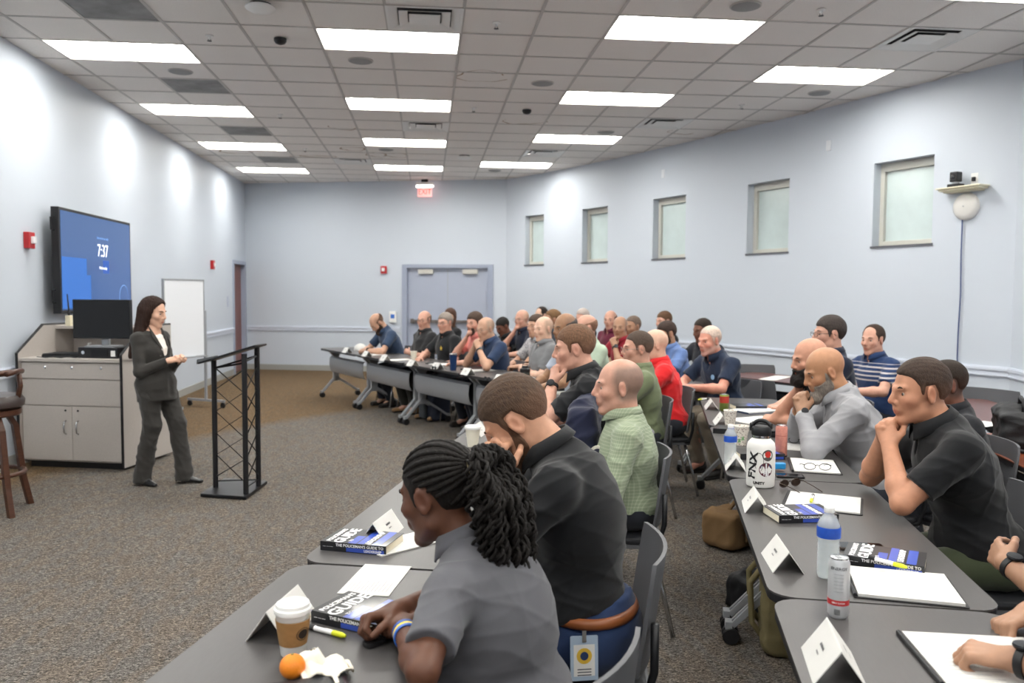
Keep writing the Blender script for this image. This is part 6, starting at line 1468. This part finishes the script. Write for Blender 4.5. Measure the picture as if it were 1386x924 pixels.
def can(px, py, label, r, H, cols, bands):
    c = at_px(px,py); o = empty('drink_can',(c.x,c.y,ZT),0,label,'can','drink cans')
    MB().lathe([(r*.75,0),(r*.8,.002),(r,.010),(r,H-.014),(r*.84,H-.003)],26).build('can_body', cols, o, smooth=.7)
    MB().lathe([(r*.85,H-.004),(r*.87,H),(r*.83,H+.001),(r*.81,H-.004),(.001,H-.004)],24).build('can_top', M_chrome, o, smooth=.6)
    MB().box(-r*.2,r*.2,-r*.1,r*.55,H-.003,H-.001).build('pull_tab', M_silver, o)
    for z0,z1,mm in bands: MB().lathe([(r+.0002,z0),(r+.0004,z0),(r+.0004,z1),(r+.0002,z1)],26,cap=False).build('printed_band', mm, o, smooth=.6)
    return o, c
M_canw = mat('can_white','cfd1d4',.35,metal=.3)
o,c = can(1134,834,'tall slim silver-white can with a red band, nearest can to the camera',.0265,.157,M_canw,[(.036,.050,mat('band_red','b83236',.4))])
# faint print and barcode on the camera side
vd = math.atan2(-c.y,-c.x)
def wrap_text(root, s_, size, r, z, ang0, m, name='print'):
    t = text(name, s_, size, m, root, (0,0,0)); me = t.data
    for v in me.vertices:
        x, y, zz = v.co; aa = ang0+x/r; rr_ = r+.0007+zz; v.co = (rr_*math.cos(aa), rr_*math.sin(aa), z+y)
    return t
wrap_text(o,'ENERGY',.011,.0265,.132,vd,M_ink); wrap_text(o,'ZERO SUGAR',.0055,.0265,.043,vd,M_bw)
for k in range(6): wrap_text(o,'------------',.006,.0265,.118-.009*k,vd,mat('ink_pale2','8a8d92',.7))
m = MB()
for k in range(12):
    aa = vd-.35+k*.045; 
    for (z0,z1) in ((.012,.027),): m.add([(.0270*math.cos(aa),.0270*math.sin(aa),z0),(.0270*math.cos(aa+.022),.0270*math.sin(aa+.022),z0),(.0270*math.cos(aa+.022),.0270*math.sin(aa+.022),z1),(.0270*math.cos(aa),.0270*math.sin(aa),z1)],[(0,1,2,3)])
m.build('barcode', M_inkb, o)
can(1057,618,'slim salmon pink can beside the white sticker-covered bottle',.030,.165,mat('can_pink','c98476',.4,metal=.2,noise=(50,.15)),[(.004,.010,M_blackm),(.11,.113,mat('can_pk2','a85a50',.4))])
can(980,556,'red and green drink can behind the upper paper cup',.033,.122,mat('can_olive','6e7a38',.4,metal=.2),[(.06,.108,mat('can_red','b0372c',.4)),(.108,.115,mat('can_lime','9dbb5a',.4))])
M_pat = fabric('cup_pattern','e3ddd2','')if False else None
def paper_cup(px, py, label, H=.105, art=False, plain=False, z=ZT, rt=.041, rb=.028, lid=False):
    c = at_px(px,py); o = empty('paper_cup',(c.x,c.y,z),0,label,'cup','paper cups')
    m = MATS.get('cup_dots')
    if m is None:
        m = fabric('cup_dots','e6e0d6',.7,'dots','7a5a4a') if False else mat('cup_dots','e6e0d6',.7); nt = m.node_tree; b = nt.nodes['Principled BSDF']; tc = nt.nodes.new('ShaderNodeTexCoord'); v = nt.nodes.new('ShaderNodeTexVoronoi'); v.inputs['Scale'].default_value = 110
        nt.links.new(tc.outputs['Object'], v.inputs[0]); g_ = nt.nodes.new('ShaderNodeMath'); g_.operation = 'LESS_THAN'; g_.inputs[1].default_value = .30; nt.links.new(v.outputs[0], g_.inputs[0]); mx = nt.nodes.new('ShaderNodeMix'); mx.data_type = 'RGBA'; mx.inputs[6].default_value = srgb('e6e0d6'); mx.inputs[7].default_value = srgb('6e5040'); nt.links.new(g_.outputs[0], mx.inputs[0]); nt.links.new(mx.outputs[2], b.inputs['Base Color'])
    MB().lathe([(rb,0),(rt,H),(rt+.002,H+.002),(rt-.001,H+.003),(rt-.003,H-.002),(rb-.001,.01),(.001,.01)],26,cap=True).build('cup_body', (mat('cup_cream','e2dccb',.7) if plain else m), o, smooth=.6)
    MB().lathe([(rt,H-.001),(rt+.0025,H+.001),(rt+.001,H+.0035)],26,cap=False).build('rolled_rim', M_white, o, smooth=.8)
    if art:
        aa = math.atan2(-c.y,-c.x); mm = MB(); r_ = rb+(rt-rb)*.35+.001
        for (d0,z0,w0,h0) in ((-.3,.018,.5,.022),(.25,.03,.45,.026),(-.05,.05,.35,.014)):
            vs = [(r_*1.03*math.cos(aa+d0+w0*x),r_*1.03*math.sin(aa+d0+w0*x),z0+h0*y) for x,y in ((-.5,0),(.5,.1),(.35,.9),(-.2,1))]; mm.add(vs,[(0,1,2,3)])
        mm.build('green_print', mat('print_green','7fae7a',.6), o)
    if lid: MB().lathe([(rt+.004,H-.003),(rt+.005,H+.003),(rt+.001,H+.012),(rt-.004,H+.015),(.001,H+.013)],26).build('lid', M_white, o, smooth=.6)
    return o
paper_cup(1003,602,'speckled paper cup with a green print, beside the crinkled water bottle',.105,True)
paper_cup(988,578,'speckled paper cup in front of the red and green can',.105)
paper_cup(560,488,'pale paper cup on the far row before the person with the gold star',.115,plain=True)
paper_cup(640,604,'white lidded cup before the bowed person, behind the braided head',.10,plain=True,lid=True)
# navy tumbler and shaker bottle on the far row
c = at_px(613.5,501); o = empty('tumbler',(c.x,c.y,ZT),0,'navy blue steel tumbler with a silver rim on the far row','tumbler')
MB().lathe([(.030,0),(.033,.003),(.042,.165),(.042,.17)],24).build('body', mat('navy_steel','1c3560',.3,metal=.4), o, smooth=.7); MB().lathe([(.0425,.168),(.044,.172),(.0425,.182),(.038,.184),(.001,.182)],24).build('steel_rim', M_chrome, o, smooth=.7)
c = at_px(710.5,526); o = empty('shaker_bottle',(c.x,c.y,ZT),0,'dark translucent shaker bottle with a black lid on the far row','bottle')
MB().lathe([(.038,0),(.042,.004),(.044,.15),(.042,.158)],24).build('body', mat('smoke_plastic','3c443f',.15,trans=.4,alpha=.85), o, smooth=.7); MB().lathe([(.046,.15),(.046,.175),(.030,.185),(.028,.20),(.024,.202)],22).build('lid', M_black, o, smooth=.5); MB().tube([(-.02,0,.185),(-.022,0,.215),(.022,0,.215),(.02,0,.185)],.004,6).build('carry_loop', M_black, o)
for k in range(5): MB().box(.0,.012,-.0002,.0006,.03+.02*k,.032+.02*k,T(0,0,0) @ rotz(math.atan2(-c.y,-c.x)) @ T(.0440,0,0)).build('scale_mark', mat('mark_gold','9a8a4a',.5), o)
# big white sticker bottle
c = at_px(1029,657); vb = math.atan2(-c.y,-c.x); o = empty('sticker_bottle',(c.x,c.y,ZT),0,'large white insulated bottle covered with stickers, black lid with loop','bottle'); o.scale = (1.14,)*3
RB = .053
MB().lathe([(.046,0),(.0515,.003),(RB,.010),(RB,.150),(.050,.166),(.040,.178),(.034,.183),(.033,.192)],36).build('bottle_body', mat('white_powdercoat','e4e3e0',.45,bump=(300,.08)), o, smooth=.7)
MB().lathe([(.034,.186),(.0345,.190),(.0345,.196),(.033,.197)],30).build('steel_collar', M_chrome, o, smooth=.6)
MB().lathe([(.036,.196),(.037,.199),(.037,.222),(.032,.230),(.001,.231)],30).build('lid', M_black, o, smooth=.6)
MB().tube([(.034*math.cos(R(t)),0,.222+.030*math.sin(R(t))) for t in range(0,181,18)],.0075,8,M=rotz(vb+R(80))).build('carry_loop', M_black, o, smooth=True)
def disc_on(o, r0, da, z, m, name, ring=0, off=.0005):
    vs = [((RB+off)*math.cos(vb+da),(RB+off)*math.sin(vb+da),z)]; n = 30
    for k in range(n): t = 2*math.pi*k/n; aa = vb+da+r0*math.cos(t)/RB; vs.append(((RB+off)*math.cos(aa),(RB+off)*math.sin(aa),z+r0*math.sin(t)))
    return MB().add(vs,[(0,k+1,(k+1)%n+1) for k in range(n)]).build(name, m, o)
disc_on(o,.0215,.50,.126,mat('stk_grey','4e4c4b',.5),'round_sticker'); disc_on(o,.012,.50,.130,mat('stk_red','c23028',.5),'sticker_motif',off=.0009)
disc_on(o,.0265,.38,.072,mat('stk_maroon','5a2a38',.5),'round_sticker_large')
def patch(o, pts, m, name, off=.0010): return MB().add([((RB+off)*math.cos(vb+x/RB),(RB+off)*math.sin(vb+x/RB),z) for x,z in pts],[tuple(range(len(pts)))]).build(name, m, o)
X0 = .38*RB
patch(o,[(X0-.022,.076),(X0+.022,.076),(X0+.018,.090),(X0,.0965),(X0-.018,.090)],mat('stk_navy','2c3a6a',.5),'sticker_upper')
patch(o,[(X0-.024,.070),(X0+.024,.070),(X0+.024,.074),(X0-.024,.074)],M_bw,'sticker_bar',.0013); patch(o,[(X0-.0025,.050),(X0+.0025,.050),(X0+.0025,.096),(X0-.0025,.096)],M_bw,'sticker_bar',.0013)
def bottle_text(s_, size, x, z, rot, m, bold=.0004, name='sticker_letters', sx=1):
    t = text(name, s_, size, m, o, (0,0,0), bold=bold)
    for v in t.data.vertices:
        a_, b_, c_ = v.co; a_ *= sx; p = a_*math.cos(rot)-b_*math.sin(rot); q = a_*math.sin(rot)+b_*math.cos(rot); aa = vb+(x+p)/RB; rr_ = RB+.0012+c_; v.co = (rr_*math.cos(aa), rr_*math.sin(aa), z+q)
bottle_text('FJJ',.022,X0,.0585,0,M_bw,.0006); bottle_text('FNX',.042,-.030,.085,R(84),M_inkb,.0014,sx=1.25)
bottle_text('UNITY',.014,-.006,.020,0,M_inkb,.0006)
m = MB(); pts = [(-.006+.016*math.cos(R(t))*(1+.2*math.sin(R(t))), .098+.036*math.sin(R(t))) for t in range(-60,230,14)]
m.tube([((RB+.0008)*math.cos(vb+x/RB),(RB+.0008)*math.sin(vb+x/RB),z) for x,z in pts],.0009,5); m.build('sticker_outline', M_inkb, o)
# eyeglasses, sunglasses, phones, blue case, stapler-like case
def folded_glasses(px, py, ang, label, lens='none', c_='1c1c1e', z=ZT, name='eyeglasses'):
    c = atz(px,py,z); o = empty(name,(c.x,c.y,z),ang,label,'glasses'); fm = mat('frame_'+c_,c_,.35,metal=.3)
    m = MB()
    for s in (-1,1): m.tube([(s*.034+.026*math.cos(R(a_)),0.004,.021+.0155*math.sin(R(a_))) for a_ in range(0,360,20)],.0018,6,closed=True)
    m.tube([(-.009,.004,.026),(0,.004,.029),(.009,.004,.026)],.0018,6); m.build('rims', fm, o, smooth=True)
    for s in (-1,1): MB().tube([(s*.060,.004,.028),(s*.064,-.01,.027),(s*.058,-.07,.018),(s*.056,-.125,.004)],.0018,6).build('temple', fm, o, smooth=True)
    if lens != 'none':
        for s in (-1,1): MB().lathe([(.0245,-.0006),(.0245,.0006)],22,T(s*.034,.004,.021) @ Matrix.Rotation(R(90),4,'X') @ Matrix.Diagonal((1,.75,1,1))).build('lens', lens, o)
    return o
folded_glasses(1106,637,R(165),'pair of clear eyeglasses resting on the white notepad',z=ZT+.009)
folded_glasses(1070,660,R(20),'dark brown sunglasses beside the white sticker-covered bottle',mat('brown_lens','2f2118',.08,coat=.5),'3a2c22',name='sunglasses')
folded_glasses(1083,601,R(150),'black eyeglasses on the small notepad behind the pink can',z=ZT+.005)
c = at_px(1062,645); o = empty('phone',(c.x,c.y,ZT),R(-15),'dark phone left of the notepad, under the blue case','phone'); MB().prism(rrect(-.04,.085,-.035,.035,.01,4),0,.009).build('body', M_black, o, bevel=.002); MB().prism(rrect(-.036,.081,-.031,.031,.008,4),.009,.0095).build('screen', mat('phone_glass','0d0e11',.08), o)
c = at_px(1053,637); o = MB().prism(rrect(-.035,.035,-.018,.018,.015,5),0,.028).build('earbud_case', mat('bright_blue','2a8fd0',.35), loc=(c.x,c.y,ZT+.010), rot=(0,0,R(-10)), bevel=.006); tag(o,'bright blue rounded earbud case right of the sticker bottle','case')
c = at_px(1165,742); o = empty('phone',(c.x,c.y,ZT),R(-14),'brown-cased phone behind the clear water bottle','phone'); MB().prism(rrect(-.075,.075,-.036,.036,.012,4),0,.010).build('case', mat('brown_case','2c211c',.45), o, bevel=.003); MB().prism(rrect(-.069,.069,-.031,.031,.009,4),.010,.0105).build('screen', mat('phone_glass','0d0e11',.08), o)
c = at_px(1045,591); o = empty('glasses_case',(c.x,c.y,ZT),R(-10),'black open case on the right row before the bearded pair','case'); MB().prism(rrect(-.07,.07,-.03,.03,.02,5),0,.025).build('lower_shell', M_black, o, bevel=.006); MB().prism(rrect(-.07,.07,-.03,.03,.02,5),.028,.04).build('upper_shell', M_black, o, bevel=.006)
c = at_px(1030,583); o = empty('black_cap_box',(c.x,c.y,ZT),R(10),'dark rounded organiser box behind the sticker bottle lid','box'); MB().prism(rrect(-.06,.06,-.045,.045,.02,5),0,.05).build('tray', M_blackm, o, bevel=.006); MB().prism(rrect(-.05,.05,-.035,.035,.015,5),.05,.056).build('lid', M_black, o)
c = at_px(483,474); o = empty('white_cap',(c.x+.05,c.y,ZT),R(200),'white cap lying before the bowed person in navy','cap'); MB().lathe([(.09,0),(.092,.02),(.08,.06),(.045,.09),(.001,.10)],20).build('crown', M_paper, o, smooth=.8); MB().prism([(-.07,.05),(.07,.05),(.06,.13),(.0,.155),(-.06,.13)],.004,.010).build('brim', M_paper, o)
c = at_px(495,475); o = empty('dark_tablet',(c.x,c.y,ZT),adf,'thin dark tablet at the far left end of the far row','tablet'); MB().prism(rrect(-.12,.12,-.08,.08,.012,4),0,.008).build('body', M_black, o); MB().prism(rrect(-.115,.115,-.075,.075,.01,4),.008,.0085).build('screen', mat('phone_glass','0d0e11',.08), o)
for i,(x,y,l) in enumerate(((588,500,'black sunglasses before the person with the gold star'),(660,515,'black sunglasses between the cards before the person in navy'))): 
    q = folded_glasses(x,y,adf+R(180),l,mat('black_lens','101012',.1),'141416',name='sunglasses')
# ---------------- things on the floor and chairs ----------------
def bag(name, loc, rz, label, cat, mcol, prims, extra=None, h=.012, amp=.02, seed=0):
    o = empty(name, loc, rz, label, cat); s_ = SDF()
    for p in prims: s_.box(*p[:2],None,p[2],p[3]) if p[0] is not None and len(p) == 4 else None
    V,Fq = s_.mesh(h); N = normals(V,Fq); V = V+N*folds(V,seed,amp)[:,None]; V[:,2] = np.maximum(V[:,2],.004); child(o,'body',np_mesh('bag_body',V,Fq),mcol)
    return o
M_tan = mat('tan_canvas','7b6040',.9,bump=(150,.4)); M_khaki = mat('khaki_canvas','746a4a',.9,bump=(150,.4)); M_bag = mat('black_nylon','1b1c1f',.6,bump=(120,.4)); M_grey = mat('grey_nylon','3c4044',.7,bump=(120,.4))
c = atz(992,738,0)+Vector((.06,.06,0)); o = bag('duffel_bag',(c.x,c.y,0),R(35),'tan canvas duffel bag on the carpet under the right row','bag',M_tan,[((0,0,.12),(.20,.09,.07),.04,.03),((.1,0,.10),(.06,.11,.06),.03,.04)],seed=3)
MB().tube([(-.15,.0,.2),(-.05,.0,.27),(.08,.0,.26),(.16,.0,.2)],.014,8).build('strap',M_tan,o,smooth=True); MB().box(-.14,-.02,-.152,-.135,.06,.15).build('front_pocket',M_tan,o,bevel=.006); MB().box(.05,.10,-.17,-.15,.04,.12).build('buckle_strap',M_bag,o,bevel=.004)
c = atz(1052,880,0)+Vector((.08,.05,0)); o = bag('khaki_backpack',(c.x,c.y,0),R(70),'khaki tactical backpack on the carpet under the nearest right table','backpack',M_khaki,[((0,0,.22),(.13,.09,.18),.04,.03),((0,-.13,.15),(.10,.05,.10),.04,.03)],seed=6)
MB().lathe([(.075,0),(.08,.01),(.08,.20),(.075,.21)],18,T(-.17,-.08,.03)).build('side_pouch',M_khaki,o,smooth=.6)
for k in range(5): MB().box(-.12,.12,-.225,-.217,.08+.045*k,.10+.045*k).build('webbing',mat('khaki_webbing','5e5638',.9),o)
for s in (-1,1): MB().tube([(s*.07,.12,.38),(s*.08,.18,.30),(s*.08,.17,.12),(s*.09,.12,.06)],.014,6).build('shoulder_strap',M_khaki,o,smooth=True)
c = atz(1030,850,0)+Vector((.12,.25,0)); o = bag('black_bag',(c.x,c.y,0),R(20),'small black bag on the carpet beside the khaki backpack','bag',M_bag,[((0,0,.09),(.14,.07,.06),.03,.03)],seed=9); MB().tube([(-.1,0,.15),(0,0,.21),(.1,0,.15)],.008,6).build('handle',M_bag,o,smooth=True)
c = atz(572,571,0)+Vector((.16,.18,0)); o = bag('backpack',(c.x,c.y,0),adf,'dark grey and navy backpack on the carpet under the far row','backpack',mat('navy_nylon','1f2636',.7,bump=(120,.3)),[((0,0,.22),(.15,.08,.17),.04,.03)],seed=12); MB().prism(rrect(-.14,.02,-.17,-.12,.02,4),.03,.36).build('grey_panel',M_grey,o,bevel=.01); MB().box(-.20,-.16,-.06,.06,.05,.2).build('side_pocket',M_grey,o,bevel=.01); MB().tube([(-.03,0,.42),(0,0,.46),(.03,0,.42)],.008,6).build('handle',M_bag,o,smooth=True)
# camera bag on the orange-brown table
c = atz(1368,606,TH); o = bag('camera_bag',(c.x+.06,c.y,ZT),R(60),'black camera bag with straps on the orange-brown table at the right edge','bag',M_bag,[((0,0,.11),(.13,.09,.07),.03,.03),((.08,0,.15),(.06,.08,.05),.03,.03)],seed=15,h=.009,amp=.03)
MB().tube([(-.12,-.1,.02),(-.22,-.12,.012),(-.2,.02,.012),(-.12,.06,.02)],.010,6).build('shoulder_strap',M_bag,o,smooth=True); MB().tube([(-.06,0,.2),(-.05,0,.26),(.08,0,.27),(.1,0,.21)],.012,8).build('handle',M_bag,o,smooth=True); MB().box(-.03,.05,-.135,-.125,.06,.14).build('front_pocket',M_grey,o,bevel=.005)
sheet(((1316,572),(1338,569),(1352,575),(1325,580)),'white folded sheet on the brown table by the curved wall, near the grey chair')
sheet(((1040,508),(1062,509),(1060,516),(1037,514)),'white papers on the reddish brown table by the curved wall')
sheet(((1168,524),(1195,526),(1190,531),(1165,529)),'white papers before the striped polo person')
o = add_chair(3.05,7.15,R(-62+8),'empty grey chair before the reddish brown table, nearer of the pair'); o = add_chair(3.42,8.30,R(160),'empty grey chair behind the reddish brown table, by the curved wall')
q = atz(1372,545,.80); add_chair(q.x+.1,q.y+.55,R(115),'empty grey chair behind the brown table at the right edge')
# jacket with patches over a chair between two seated people
a = ANCH['hand_mouth']; b = ANCH['plaid']; q = atd(792,590,4.25)
o = empty('jacket',(q.x,q.y,0),R(165-90),'dark navy jacket with shoulder patches hung over a chair back','jacket'); s_ = SDF()
zc = q.z; s_.box((0,0,zc-.02),(.21,.035,.16),None,.04,.03); s_.cone((-.20,.0,zc+.10),(-.26,.03,zc-.12),.06,.05,.05); s_.cone((.20,.0,zc+.10),(.26,.03,zc-.12),.06,.05,.05); s_.cone((-.1,0,zc+.17),(.1,0,zc+.17),.045,.045,.04)
V,Fq = s_.mesh(.009); N = normals(V,Fq); V = V+N*folds(V,33,.03)[:,None]; child(o,'cloth',np_mesh('jacket_cloth',V,Fq),fabric('jacket_navy','20243a'))
for (x,c1,c2) in ((-.12,'c9c4b8','2a2c40'),(.10,'7a2a34','c9c4c4')):
    K = T(-.325,x*.7,zc+x*.25+.0) @ Matrix.Rotation(R(-90),4,'Y'); p = MB().lathe([(.042,-.01),(.042,.008)],20,K @ T(0,0,-.0)).build('shoulder_patch', mat('patch_'+c1,c1,.8), o); MB().lathe([(.03,.008),(.03,.010)],18,K).build('patch_centre', mat('patch_'+c2,c2,.8), p)
